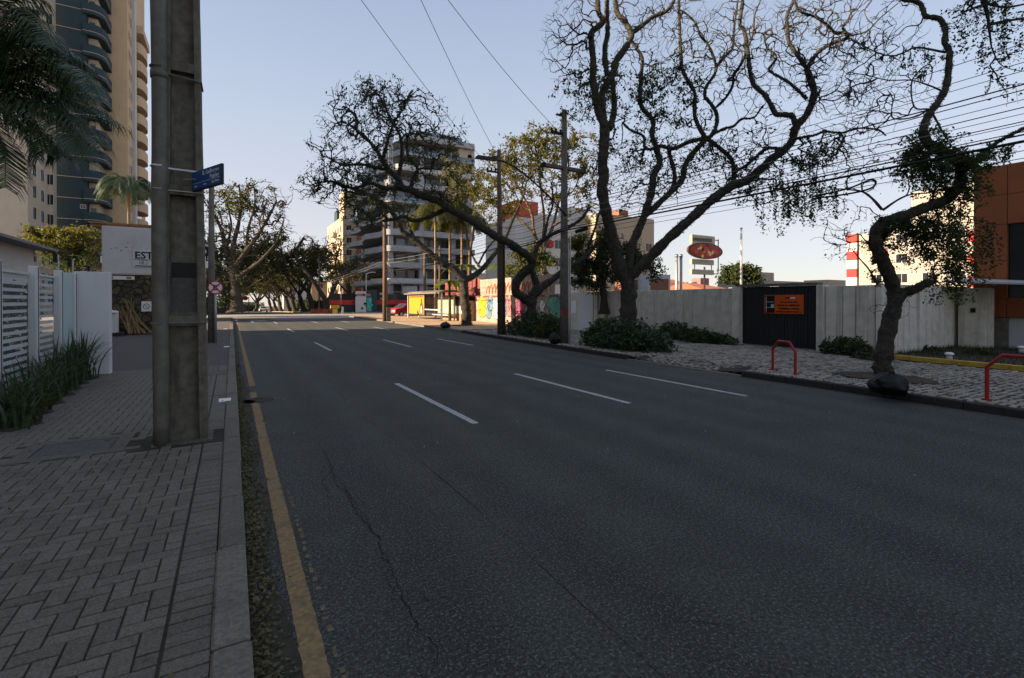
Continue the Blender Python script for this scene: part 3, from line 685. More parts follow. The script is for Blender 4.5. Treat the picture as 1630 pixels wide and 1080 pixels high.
MB().box(a.x+.06,YW-.065,2.83,a.x+.28,YW-.061,2.95).build('red_field','sign_red',ws); MB().box(a.x+.8,YW-.065,2.83,a.x+1.0,YW-.061,2.95).build('ochre_field','timber',ws)
a = at(225,480,Y=YW-.05); b2 = at(241,496,Y=YW-.05); ns = MB().box(a.x,YW-.05,b2.z,b2.x,YW-.02,a.z).build('notice_board','white'); tag(ns, 'small white notice with a crossed pictogram on the rubble wall', 'sign')
c_ = ((a.x+b2.x)/2, YW-.0505, (a.z+b2.z)/2); MB().tube([(c_[0]+.13*math.cos(t*.3927),c_[1]-.004,c_[2]+.13*math.sin(t*.3927)) for t in range(17)],.014,5,False).build('ring','pole_far',ns); MB().tube([(c_[0]-.1,c_[1]-.004,c_[2]+.1),(c_[0]+.1,c_[1]-.004,c_[2]-.1)],.014,5).build('slash','pole_far',ns)
# electric box
a = at(170,535,Y=29.6); eb = thing('utility_box', (a.x+.2,29.3,SL), 'white cabinet with a sloping lid beside the rubble wall', 'cabinet')
x0, x1 = at(168,500,Y=29.3).x, at(187,500,Y=29.3).x
q = MB(); q.add([(x0,28.9,.25),(x1,28.9,.25),(x1,29.6,.25),(x0,29.6,.25),(x0,28.9,1.25),(x1,28.9,1.15),(x1,29.6,1.25),(x0,29.6,1.35)], [(3,2,1,0),(4,5,6,7),(0,1,5,4),(1,2,6,5),(2,3,7,6),(3,0,4,7)]); q.build('body','white_wall',eb)
MB().box(x0-.2,28.7,SL-.02,x1+.25,29.8,.25).build('plinth','kerb_dark',eb); MB().box(x0-.03,28.86,1.13,x1+.03,28.89,1.2).build('lid_edge','steel',eb)
# cut palm fronds leaning on the wall
fp = thing('cut_fronds', (at(215,540,Y=30).x,30.1,SL), 'heap of dry cut palm fronds leaning on the rubble wall', 'fronds'); r_ = random.Random(8)
for i in range(26):
    xa = at(r_.uniform(180,212),500,Y=30.3).x; xb = at(r_.uniform(205,246),500,Y=30.).x
    MB().tube(catmull([(xa,30.5,r_.uniform(1.1,1.9)),((xa+xb)/2,30.2,r_.uniform(.5,.95)),(xb,29.7+r_.uniform(-.4,.2),SL+.05)],4),[.02]*9 if i%2 else [.03,.03,.028,.03,.04,.045,.05,.045,.03],5).build('frond','dry_frond',fp)
# far logo sign seen between the two poles
lg = thing('logo_sign', (-3.2,46,SL), 'white sign box with black round logo seen between the left poles', 'sign')
xa, xb = at(314,400,Y=46).x, at(336.5,400,Y=46).x; za, zb = at(330,427,Y=46).z, at(330,391,Y=46).z
MB().bbox(xa,46,za,xb,46.3,zb,.02).build('box','white_wall',lg); MB().box(xa-.05,46.0,zb+.01,xb+.05,46.32,zb+.12).build('cap','roof_grey',lg); MB().cyl((xa+xb)/2,46.15,SL,za,.1).build('post','steel',lg)
cz = zb - .48; cx = xa + .55; MB().disc((cx,45.99,cz),(1,0,0),(0,0,1),.42,.42,.006).build('disc','black',lg); text_mesh('lettering','e',.6,'white',lg,(cx-.2,45.98,cz-.15),(1,0,0),(0,0,1)); text_mesh('lettering','O',.55,'black',lg,(cx+.47,45.99,cz-.16),(1,0,0),(0,0,1)); text_mesh('lettering','E',.5,'black',lg,(cx+.4,45.99,za+.1),(1,0,0),(0,0,1))

# ---- second pole with the no-stopping sign
p = at(340.5,545,Z=SL); p.x -= .08
up = thing('utility_pole', p, 'slim dark pole behind the round no-stopping sign', 'utility pole')
MB().tube([(p.x,p.y,SL),(p.x+.01,p.y,3),(p.x+.02,p.y,6.75)],[.135,.12,.09],12).build('shaft','pole_far',up,True)
q = MB(); q.cyl(p.x+.13,p.y-.16,SL,1.75,.04); q.build('duct','steel',up,True)
sp = thing('no_stopping_sign', (p.x+.06,p.y-.28,SL), 'round red and white no-stopping sign on a galvanised post', 'traffic sign')
cx, cyy, cz = at(343,458,Y=p.y-.3).x, p.y-.34, at(343,458,Y=p.y-.34).z
MB().cyl(cx,cyy+.05,SL,cz+.28,.045,n=10).build('post','steel',sp,True)
MB().disc((cx,cyy+.012,cz),(1,0,0),(0,0,1),.275,.275,.012,32).build('plate','sign_red',sp)
MB().disc((cx,cyy-.0005,cz),(1,0,0),(0,0,1),.225,.225,.004,32).build('white_field','white',sp)
text_mesh('letter','E',.27,'black',sp,(cx-.088,cyy-.006,cz-.096),(1,0,0),(0,0,1),'LEFT',.001,1,.012)
for s in (-1,1):
    q = MB(); d_ = .165; w = .028
    q.add([(cx-d_-w*.7,cyy-.009-.001*s,cz-s*(d_-w*.7)),(cx-d_+w*.7,cyy-.009-.001*s,cz-s*(d_+w*.7)),(cx+d_+w*.7,cyy-.009-.001*s,cz+s*(d_-w*.7)),(cx+d_-w*.7,cyy-.009-.001*s,cz+s*(d_+w*.7))],[(0,1,2,3) if s>0 else (0,1,2,3)]); q.build('red_bar','sign_red',sp)

# ---- towers on the left
def windows(parent, face, coord, us, zs, w, h, depth_=.12, frame='off_white', pane='window_dark', name='window'):
    """face '-y' or '+x' or '-x'; windows as frame with recessed-looking pane; mesh shared"""
    a, b_, c2 = -w/2, w/2, h
    q = MB(); t = .06
    q.box(a-t,-.03,-t,b_+t,.0,0); q.box(a-t,-.03,c2,b_+t,.0,c2+t); q.box(a-t,-.03,0,a,.0,c2); q.box(b_,-.03,0,b_+t,.0,c2); q.box(-.02,-.028,0,.02,0,c2)
    mf = q.mesh('frame', frame); mp = MB().box(a,-.012,0,b_,-.004,c2).mesh('pane', pane)
    rot = {'-y':0, '+x':math.pi/2, '-x':-math.pi/2}[face]
    for u_ in us:
        for z in zs:
            loc = (u_, coord, z) if face == '-y' else (coord, u_, z)
            w_ = piece(name, mf, loc, parent, rot); o = bpy.data.objects.new('pane', mp); COL.objects.link(o); o.parent = w_
TY = 98.0
xr = at(240,250,Y=TY+14).x                       # right end of the balcony bay
# beige tower
bx1 = at(203,150,Y=TY).x; bx0 = at(150,150,Y=TY).x - 4
bt_ = thing('beige_tower', ((bx0+bx1)/2,TY+9,0), 'tall beige apartment tower with rounded balconies behind the big pole', 'building')
MB().box(bx0,TY,-1,bx1,TY+18,72).build('wall','beige',bt_)
ST = 3.05
windows(bt_,'+x',bx1,[TY+1.6,TY+3.2],[1.2+ST*k for k in range(19)],.9,1.5,frame='beige')
MB().box(bx1-.3,TY+4.6,-1,bx1+.35,TY+6.2,72.5).build('service_shaft','off_white',bt_)
for k in range(15):
    q = MB(); z = 2 + ST*k; cy0, cy1 = TY+7, TY+14; ar = []
    for i in range(13):
        t = math.pi*i/12; ar.append((bx1 + 1.25*math.sin(t)**.7, cy0+3.5-3.5*math.cos(t)))
    n_ = len(ar); vs = [(x,y,zz) for zz in (z,z+1.75) for x,y in ar] + [(x-.12,y,zz) for zz in (z,z+1.75) for x,y in ar]
    fs = [(i,i+1,n_+i+1,n_+i) for i in range(n_-1)]+[(2*n_+i+1,2*n_+i,3*n_+i,3*n_+i+1) for i in range(n_-1)]+[(n_+i,n_+i+1,3*n_+i+1,3*n_+i) for i in range(n_-1)]+[(i+1,i,2*n_+i,2*n_+i+1) for i in range(n_-1)]
    q.add(vs,fs); q.prism([(x-.1,y) for x,y in ar],z,z+.12); bo = q.build('balcony','beige',bt_)
    MB().box(bx1-.05,cy0+.8,z+1.7,bx1+.06,cy1-.8,z+ST).build('glazing','window_blue' if k % 3 else 'window_dark',bo)
MB().box(bx1-.2,TY+6.6,15*ST+2.1,bx1+1.2,TY+14.4,15*ST+3.4).build('top_cap','beige',bt_)
# dark tower with curved balcony ends
dx1 = at(166,250,Y=92).x; dx0 = at(62,200,Y=92).x
BW = 2.0
dt = thing('dark_tower', ((dx0+dx1)/2,98,0), 'dark slate apartment tower with curved balcony ends and pale floor lines', 'building')
MB().box(dx0,92.4,-1,dx1-BW,104,66).build('wall','slate',dt); MB().box(dx1-BW,93.4,-1,dx1-.9,104,66).build('recess_wall','beige_pale',dt)
FL = 3.05
for k in range(22):
    z = 1.0 + FL*k; pts = [(dx1-BW-.4,92.05)]
    for i in range(11): t = i/10*math.pi/2; pts.append((dx1-1.4+1.4*math.sin(t), 93.9-1.85*math.cos(t)))
    pts.append((dx1,97.5)); n_ = len(pts)
    q = MB(); H_ = 1.5 if k % 5 else 1.9
    q.add([(x,y,zz) for zz in (z,z+H_) for x,y in pts]+[(x-.12,y+.12,zz) for zz in (z,z+H_) for x,y in pts], [(i,i+1,n_+i+1,n_+i) for i in range(n_-1)]+[(n_+i,n_+i+1,3*n_+i+1,3*n_+i) for i in range(n_-1)]+[(2*n_+i+1,2*n_+i,3*n_+i,3*n_+i+1) for i in range(n_-1)])
    q.prism([(dx1-BW-.3,93.5)]+pts+[(dx1-1.0,97.5)],z-.12,z+.02); bo = q.build('balcony','slate',dt)
    q = MB(); q.add([(x+.03,y-.03,zz) for zz in (z+.32,z+.42) for x,y in pts], [(i,i+1,n_+i+1,n_+i) for i in range(n_-1)]); q.build('floor_line','line_pink',bo)
    MB().box(dx0,92.36,z+.32,dx1-BW-.4,92.4,z+.42).build('floor_line','line_pink',dt)
    MB().box(dx1-BW+.2,93.36,z+.1,dx1-1.2,93.4,z+2.3).build('balcony_door','window_dark' if k % 3 else 'curtain',dt)
windows(dt,'-y',92.38,[dx0+4.6],[3.0+FL*k for k in range(5)],.55,.5,frame='off_white')
# pale building at the left edge
ex1 = at(44,300,Y=82).x; ex0 = ex1 - 22
et = thing('pale_building', ((ex0+ex1)/2,86,0), 'pale beige apartment block with paired windows at the left edge', 'building')
MB().box(ex0,82,-1,ex1,90,46).build('wall','beige_pale',et)
windows(et,'+x',ex1,[84.4,87.4],[1.2+2.75*k for k in range(15)],1.1,1.5,frame='off_white')
MB().box(ex1-2,89.5,-1,ex1+.5,91.4,45).build('side_wing','beige_pale',et); windows(et,'-y',89.48,[ex1+.25],[1.2+2.75*k for k in range(15)],.7,1.4,frame='off_white')

# ---- unseen blocks of flats and a corner house, added and sized to shade the road
def flats(label, x0, x1, y0, y1, h, wm):
    t = thing('shade_building', ((x0+x1)/2,(y0+y1)/2,0), label, 'building'); MB().box(x0,y0,-.5,x1,y1,h).build('wall',wm,t); MB().box(x0-.2,y0-.2,h+.003,x1+.2,y1+.2,h+.5).build('parapet','off_white',t)
    windows(t,'+x',x1,[y0+2.5+4*k for k in range(int((y1-y0-3)/4)+1)],[1.3+3*k for k in range(int(h/3)-0)],1.5,1.4)
flats('tall unseen block of flats added left of the picture to shade the near road', -30,-12.6,-28,22.8,18.5,'beige_pale')
flats('lower unseen block of flats added left of the picture to shade the road', -30,-12.5,23,35.4,17.5,'off_white')
flats('small corner house added behind the car park sign wall to shade the road', -8.3,-2.6,47,55,4.6,'dirty_white')  # house added out of sight for its shadow before the junction
# ================================================================ RIGHT SIDE
WX = 16.5
WT = 2.22
wall = thing('boundary_wall', (WX, 15, SR), 'long grey concrete boundary wall with pilasters along the right pavement', 'wall')
def wy(px): return at(px, 500, X=WX).y
yA, yG0, yG1, yC = wy(897), wy(1176), wy(1302), 7.0
edges = [wy(p) for p in (921, 950, 1020, 1083, 1168)]
for a, b_ in zip([yA]+edges[:-1], edges):
    MB().bbox(WX, b_+.01, 0, WX+.18, a-.01, WT+rng.uniform(-.015,.015), .01).build('panel','white_wall' if a is yA and False else 'concrete',wall)
for e in (950, 1083): MB().bbox(WX-.10, wy(e)-.14, 0, WX, wy(e)+.14, WT+.0, .01).build('pilaster','concrete',wall)
MB().bbox(WX-.06, wy(945), 0, WX-.003, wy(922), WT-.01, .004).build('whitewashed_panel','white_wall',wall)
MB().bbox(WX-.03, wy(918), 1.05, WX-.003, wy(910), 1.75, .003).build('white_notice','white',wall)
for e0, e1 in ((1168,1180),(1302,1313)): MB().bbox(WX-.12, wy(e1), 0, WX+.25, wy(e0), WT+.04, .012).build('gate_post','concrete_light',wall)
ee = [wy(p) for p in (1313, 1341, 1362)] + [yC]
for a, b_ in zip(ee[:-1], ee[1:]): MB().bbox(WX, b_+.012, 0, WX+.16, a-.012, WT, .012).build('panel','concrete_light',wall)
for e in (1374,): MB().bbox(WX-.09, wy(e)-.11, 0, WX, wy(e)+.11, WT-.02, .012).build('pilaster','concrete',wall)
MB().box(WX-.03, yG1, WT+.045, WX+.28, yG0, WT+.13).build('gate_lintel','pole_far',wall)
# return wall towards the orange building
rw = thing('return_wall', (19.5,6.9,SR), 'pale panelled wall set back behind the lawn and leaning tree', 'wall')
RW1 = 22.6
for i in range(5):
    x0 = WX-.05 + (RW1-WX+.05)*i/5; x1 = WX-.05 + (RW1-WX+.05)*(i+1)/5; MB().bbox(x0+.012, 6.82, 0, x1-.012, 6.98, WT+.02, .012).build('panel','concrete_light',rw)
for i in (2, 5): x0 = WX-.05 + (RW1-WX+.05)*i/5; MB().bbox(x0-.12, 6.74, 0, x0+.12, 6.82, WT+.03, .01).build('pilaster','concrete_light',rw)
# gate of dark vertical boards
gate = thing('board_gate', (WX+.1,(yG0+yG1)/2,SR), 'dark gate of narrow vertical boards between two concrete posts', 'gate')
g0, g1 = wy(1180.5), wy(1301.5); nb = 24
for i in range(nb):
    a = g0 + (g1-g0)*i/nb; b_ = g0 + (g1-g0)*(i+1)/nb; MB().box(WX+.06+rng.uniform(-.006,.006), b_+.006, SR+.02, WX+.09, a-.006, WT+.03).build('board','dark_metal',gate)
MB().box(WX+.1, g1, SR+.03, WX+.13, g0, WT+.02).build('backing','black',gate)
gs = thing('orange_sign', (WX,(wy(1216)+wy(1278))/2,1.6), 'orange notice with black panel and black lettering fixed to the gate', 'sign')
s0, s1 = wy(1215.5), wy(1278.5); z0, z1 = at(1216,499,X=WX).z, at(1216,470,X=WX).z
MB().box(WX+.02, s1, z0, WX+.05, s0, z1).build('board','sign_orange',gs)
sm = wy(1232.5); W_ = s0 - s1
MB().box(WX+.015, sm, z0+.025, WX+.019, s0-.03, z1-.03).build('black_field','black',gs)
q = MB(); yv = s0-.075
q.box(WX+.010,yv-.025,z0+.06,WX+.0145,yv,z1-.06); q.box(WX+.010,sm+.01,z0+.47*(z1-z0)+.09,WX+.0145,yv+.03,z0+.47*(z1-z0)+.11); q.box(WX+.010,sm+.01,z0+.2,WX+.0145,yv+.03,z0+.22); q.box(WX+.009,sm+.02,z0+.2,WX+.0135,sm+.13,z0+.33); q.build('emblem','frosted',gs)
ym = (sm+s1)/2
for i, (s, z) in enumerate((('www.', .80), ('Estacionamento', .60), ('exclusivo para clientes', .44), ('Por favor não estacione', .26), ('em frente ao portão', .10))):
    if i == 0: MB().box(WX+.016,ym-.22,z0+.79*(z1-z0),WX+.0185,ym-.05,z0+.87*(z1-z0)).build('white_tab','white',gs); MB().box(WX+.016,ym-.03,z0+.79*(z1-z0),WX+.0185,ym+.12,z0+.87*(z1-z0)).build('dark_tab','food_brown',gs)
    else:
        # illegible lines of bold print: rows of short strokes
        rr = random.Random(i); y = ym + (.30,.42,.38,.46)[i-1]*.95; q = MB()
        while y > ym - (.30,.42,.38,.46)[i-1]*.95:
            w = rr.uniform(.012,.035); hh = rr.uniform(.035,.06); q.box(WX+.016,y-w,z0+z*(z1-z0)-.02,WX+.0185,y,z0+z*(z1-z0)-.02+hh); y -= w + (.03 if rr.random()<.18 else .007)
        q.build('print_line','black',gs)
# ---- orange building
OB = thing('orange_building', (26,2,SR), 'orange clad two storey building with dark glazing at the right edge', 'building')
OX = 22.6; oy = at(1549,400,X=OX).y
zt = at(1560,269,X=OX).z; zg = at(1560,505,X=OX).z; zw0 = at(1600,474,X=OX).z; zw1 = at(1600,357,X=OX).z; yw = at(1603,400,X=OX).y
MB().box(OX+.25,-14,0,40,oy,zt-.02).build('core','pole_far',OB)
def clad(y0, y1, z0, z1): MB().box(OX, y0+.008, z0+.008, OX+.249, y1-.008, z1-.008).build('cladding_panel','facade_orange',OB)
clad(yw, oy, zw0, (zw0+zw1)/2); clad(yw, oy, (zw0+zw1)/2, zw1)
for a, b_ in ((yw, oy), (yw-3, yw), (yw-6, yw-3), (yw-9, yw-6)): clad(a, b_, zw1, (zw1+zt)/2); clad(a, b_, (zw1+zt)/2, zt); clad(a, b_, zg, zw0)
MB().box(OX+.16,-14,zw0+.01,OX+.2,yw-.01,zw1-.01).build('glazing','window_dark',OB)
for i in range(5): MB().box(OX+.1,yw-1.2*i-1.2,zw0,OX+.159,yw-1.2*i-1.14,zw1).build('mullion','dark_metal',OB)
MB().box(OX+.1,-14,SR,OX+.24,oy-.9,zg-.01).build('garage_door','off_white',OB)
MB().box(OX+.02,oy-.9,SR,OX+.245,oy-.1,zg-.015).build('pier','pole_far',OB)
MB().box(OX+.06,oy-1.75,1.35,OX+.095,oy-1.6,1.42).build('lock','teal',OB)
can = thing('entrance_canopy', (21.6,6.3,2.3), 'flat pale metal canopy over the entrance beside the orange building', 'canopy')
q = MB(); q.add([(20.4,6.75,2.36),(22.5,6.75,2.48),(22.5,4.7,2.30),(20.7,4.7,2.22),(20.4,6.75,2.42),(22.5,6.75,2.54),(22.5,4.7,2.36),(20.7,4.7,2.28)],[(0,1,2,3),(7,6,5,4),(0,4,5,1),(1,5,6,2),(2,6,7,3),(3,7,4,0)]); q.build('sheet','awning',can)
for y in (6.5,5.6,4.8): MB().tube([(20.8,y,2.25),(22.5,y,2.3)],.025,6).build('bracket','steel',can)
gp = thing('entrance_pier', (21.9,6.2,SR), 'grey pier with small intercom next to the entrance canopy', 'pier'); MB().bbox(21.6,6.0,0,22.4,6.7,2.18,.012).build('shaft','concrete',gp); MB().box(21.57,6.25,1.35,21.6,6.37,1.5).build('intercom','black',gp)
# path lights
for px, py, lab in ((1511,575,'small white path light in the grass near the leaning tree'),(1626,563,'small white path light at the far right edge of the lawn')):
    a = at(px, py, Z=SR+.03); pl = thing('path_light', a, lab, 'path light')
    MB().cyl(a.x,a.y,SR+.03,SR+.2,.075,.06).build('body','off_white',pl,True); MB().lathe([(.10,.17),(.10,.2),(.06,.23),(.0,.235)],(a.x,a.y,SR+.03),12).build('cap','white',pl,True)
# red hoops
def hoop(pa, pb, h, label):
    d_ = (pb-pa); t = thing('bike_hoop', (pa+pb)/2, label, 'bike rack'); c_ = .2; zt_ = pa.z + h
    u_ = d_.normalized(); L_ = d_.length
    MB().tube([pa, pa+V(0,0,h-c_), pa+u_*c_*.9+V(0,0,h), pb-u_*c_*.9+V(0,0,h), pb+V(0,0,h-c_), pb],.03,10).build('tube','rack_red',t)
    for p_ in (pa,pb): MB().cyl(p_.x,p_.y,p_.z-.01,p_.z+.012,.07).build('base_plate','rack_red',t)
hoop(at(1230,588,Z=SR), at(1266,595,Z=SR), .68, 'red tubular hoop standing on the cobbles before the gate')
a = at(1571,636,Z=SR); hoop(a, a+V(.12,-1.25,0), .74, 'red tubular hoop cut off by the right edge of the picture')
# garbage bags
def bag(px, py, w, h, seed, label):
    a = at(px, py, Z=SR); r = random.Random(seed); n_, k_ = 36, 16; q = MB(); vs = []
    for i in range(k_+1):
        t = i/k_; rr = math.sin(math.pi*min(1,(.12+.86*t)))**.55
        for j in range(n_): w_ = 2*math.pi*j/n_; f = rr*w/2*(1+.10*math.sin(3*w_+seed+4*t)+.06*math.sin(7*w_+9*t)+r.uniform(-.03,.03)+.10*mnoise.noise(V(math.cos(w_)*2.6,math.sin(w_)*2.6,t*4+seed))-.07*abs(mnoise.noise(V(math.cos(w_)*6,math.sin(w_)*6,t*7+seed)))); vs.append((a.x+f*math.cos(w_)*.8, a.y+f*math.sin(w_), SR+h*(t**1.15)*(1+.05*math.sin(5*w_))-.01))
    q.add(vs, [(i*n_+j,i*n_+(j+1)%n_,i*n_+n_+(j+1)%n_,i*n_+n_+j) for i in range(k_) for j in range(n_)]+[tuple(range(k_*n_,k_*n_+n_))])
    t = thing('garbage_bag', a, label, 'garbage bag'); q.build('bag','garbage_bag',t,True)
    MB().tube([(a.x,a.y,SR+h*.9),(a.x+.03,a.y-.02,SR+h*1.02),(a.x+.07,a.y-.05,SR+h*1.08)],[.03,.045,.02],6).build('knot','garbage_bag',t)
bag(1415,627,.60,.36,1,'shiny black garbage bag at the foot of the leaning tree')
bag(709,522,.75,.34,2,'small black garbage bag on the kerb by the far street tree')
bag(883,547,.5,.42,3,'black garbage bag beside the utility pole and hedge')
# ---- graffiti wall
GX = 16.9
gw = thing('graffiti_wall', (GX,30,SR), 'old plastered wall covered in bright graffiti beyond the concrete wall', 'wall')
def gy(px): return at(px, 490, X=GX).y
y0, y1 = gy(898), gy(756); zA = at(830,473,X=GX).z
MB().box(GX,y0,0,GX+.2,y1,zA).build('lower_wall','graffiti_wall',gw)
zB = 4.0
zl, zr = at(763,446,X=GX+.06).z, at(878,437,X=GX+.06).z
q = MB(); c4 = ((gy(878),zA+.005),(gy(764),zA+.005),(gy(763),zl),(gy(878),zr)); q.add([(GX+.06,y,z) for y,z in c4]+[(GX+.26,y,z) for y,z in c4],[(0,1,2,3),(7,6,5,4),(3,2,6,7),(1,5,6,2),(0,3,7,4),(0,4,5,1)]); q.build('upper_wall','graffiti_wall',gw)
for i in range(24): y = y0+(y1-y0)*i/24; MB().bbox(GX-.04, y+.01, zA+.006, GX+.05, y+(y1-y0)/24-.01, zA+.10+rng.uniform(0,.05), .01).build('coping_stone','rust_red' if i%3 else 'graffiti_wall',gw)
def blob(px0, px1, pz0, pz1, matn, seed, th=.0):
    """a bubble letter piece painted on the wall: dark outline plate and colour plate"""
    r = random.Random(seed); ya, yb = gy(px1), gy(px0); za, zb = pz0, pz1; 
    for k, (mt, gro, xx) in enumerate((('black',.05,GX-.003),(matn,0,GX-.006))):
        q = MB(); rr = random.Random(seed)
        for i in range(2):
            cy_ = ya+(yb-ya)*rr.uniform(.35,.65); cz_ = za+(zb-za)*(.28+.44*i); ry, rz = (yb-ya)*rr.uniform(.42,.5), (zb-za)*rr.uniform(.27,.34)
            q.add([(xx-.0006*i, cy_+(ry+gro)*math.cos(a*math.pi/9)*(1+.08*math.sin(3*a+seed)), cz_+(rz+gro)*math.sin(a*math.pi/9)) for a in range(18)],[tuple(range(17,-1,-1))])
        q.build('graffiti',mt,gw)
    q = MB()
    for i in range(5): y = ya+(yb-ya)*r.uniform(.15,.85); z = za+(zb-za)*r.uniform(.15,.8); q.tube(catmull([(GX-.0085,y,z),(GX-.0085,y+r.uniform(-.3,.3),z+r.uniform(.1,.4)),(GX-.0085,y+r.uniform(-.5,.5),z+r.uniform(-.1,.5))],5),.018,4)
    q.build('graffiti_line','black',gw)
blob(760,773,.55,2.0,'gr_yellow',1); blob(775,784,.4,2.0,'gr_blue',2); blob(784,798,.4,2.0,'frosted',3); blob(800,806,.6,1.9,'gr_blue',4); blob(806,816,.7,2.0,'gr_pink',5); blob(818,838,.6,1.85,'gr_magenta',6); blob(858,867,.7,1.8,'dirty_white',7); blob(871,897,.5,2.0,'gr_green',8)
q = MB(); r_ = random.Random(4); py_ = gy(770)
for i in range(17):                                        # red scrawled letters on the upper wall
    y = gy(868) + (gy(773)-gy(868))*i/16; z = zA+.25; 
    q.tube(catmull([(GX+.055,y,z+r_.uniform(0,.1)),(GX+.055,y-.15,z+.35+r_.uniform(0,.25)),(GX+.055,y-.45,z+.6+r_.uniform(0,.2)),(GX+.055,y-.5,z+r_.uniform(0,.3))],5),.045,5)
q.build('graffiti_lettering','gr_red',gw)
# low hut and rusty fence behind the bus stop
hut = thing('rusty_hoarding', (GX+.6,40,SR), 'rust red sheet hoarding behind the bus shelter', 'hoarding')
for i in range(18):
    y = gy(757) + (gy(700)-gy(757))*i/18; yb = gy(757) + (gy(700)-gy(757))*(i+1)/18
    MB().box(GX+.5+(.04 if i%2 else 0), y+.01, SR, GX+.55, yb-.01, 3.5+.1*math.sin(i)).build('sheet','rust_red',hut)
kio = thing('street_kiosk', (16.2,37.4,SR), 'low pale kiosk with a dark opening beside the bus shelter', 'kiosk')
ka, kb_ = at(738,500,X=15.9).y, at(704,500,X=15.9).y
MB().box(15.9,ka,SR,17.2,kb_,1.75).build('body','mud',kio); MB().box(15.88,ka+.2,1.35,15.9,kb_-.2,2.1).build('opening','black',kio); MB().box(15.7,ka-.1,2.12,17.3,kb_+.1,2.2).build('roof','rust_red',kio)
MB().box(15.89,ka+.3,SR+.6,15.899,kb_-.3,1.3).build('counter_front','awning',kio)
# ---- bus shelter
bs = thing('bus_shelter', (15.2,43,SR), 'bus shelter with a flat roof and a yellow advertisement panel', 'bus shelter')
SX_ = 14.6; sy0, sy1 = at(703,510,X=SX_).y, at(650,509,X=SX_).y
RZ = at(660,469,X=SX_).z
q = MB(); n_ = 8; vs = []
for i in range(n_+1):
    t = i/n_; x = SX_-.35+t*1.75; z = RZ+.22*math.sin(t*math.pi*.8); vs += [(x,sy0-.3,z),(x,sy1+.3,z-.0),(x,sy1+.3,z+.09),(x,sy0-.3,z+.09)]
q.add(vs,[(4*i+k,4*i+(k+1)%4,4*i+4+(k+1)%4,4*i+4+k) for i in range(n_) for k in range(4)]+[(0,1,2,3),(4*n_+3,4*n_+2,4*n_+1,4*n_)]); q.build('roof','pole_far',bs)
for x, y in ((SX_,sy0),(SX_,sy1),(SX_+1.1,sy0),(SX_+1.1,sy1),(SX_+1.1,(sy0+sy1)/2)): MB().bbox(x-.06,y-.06,SR,x+.06,y+.06,RZ+.06,.01).build('post','off_white',bs)
for a, b_ in ((sy0,(sy0+sy1)/2),((sy0+sy1)/2,sy1)): MB().box(SX_+1.09,a+.07,.45,SX_+1.11,b_-.07,RZ-.25).build('back_pane','shelter_glass',bs)
MB().bbox(SX_+.6,sy0+.1,.52,SX_+1.0,(sy0+sy1)/2,.58,.01).build('bench','off_white',bs); MB().box(SX_-.02,sy0+.06,.95,SX_+.02,(sy0+sy1)/2-.1,1.03).build('rail','off_white',bs)
MB().box(SX_-.1,sy1-.35,RZ+.03,SX_-.04,(sy0+sy1)/2+.3,RZ+.18).build('stop_name_panel','off_white',bs)
# advertisement panel faces the camera side
ax0, ax1, ay = SX_+.02, SX_+1.25, sy1-.6
ya, yb = at(651,500,X=SX_-.02).y, at(676,500,X=SX_-.02).y
ad = MB().bbox(SX_-.03,yb,.42,SX_+.12,ya,2.5,.02).build('advert_box','dark_metal',bs)
MB().box(SX_-.04,yb+.12,.55,SX_-.031,ya-.12,2.40).build('poster','poster_yellow',ad)
q = MB(); cy_ = yb+.75; q.disc((SX_-.045,cy_,1.75),(0,1,0),(0,0,1),.16,.2,-.003,14); q.add([(SX_-.046,cy_-.5,.6),(SX_-.046,cy_+.5,.6),(SX_-.046,cy_+.42,1.35),(SX_-.046,cy_+.15,1.58),(SX_-.046,cy_-.2,1.55),(SX_-.046,cy_-.45,1.2)],[(0,1,2,3,4,5)]); q.build('printed_figure','food_brown',ad)
q = MB(); q.add([(SX_-.048,cy_-.2,.65),(SX_-.048,cy_+.3,.65),(SX_-.048,cy_+.2,1.3),(SX_-.048,cy_-.1,1.3)],[(0,1,2,3)]); q.build('printed_shirt','curtain',ad)
q = MB(); r_ = random.Random(6)
for i, z in enumerate((2.2,2.05)):
    y = ya-.3
    while y > yb+.3: w = r_.uniform(.05,.12); q.box(SX_-.046,y-w,z,SX_-.041,y,z+.1); y -= w+.03
q.build('print_line','food_brown',ad)
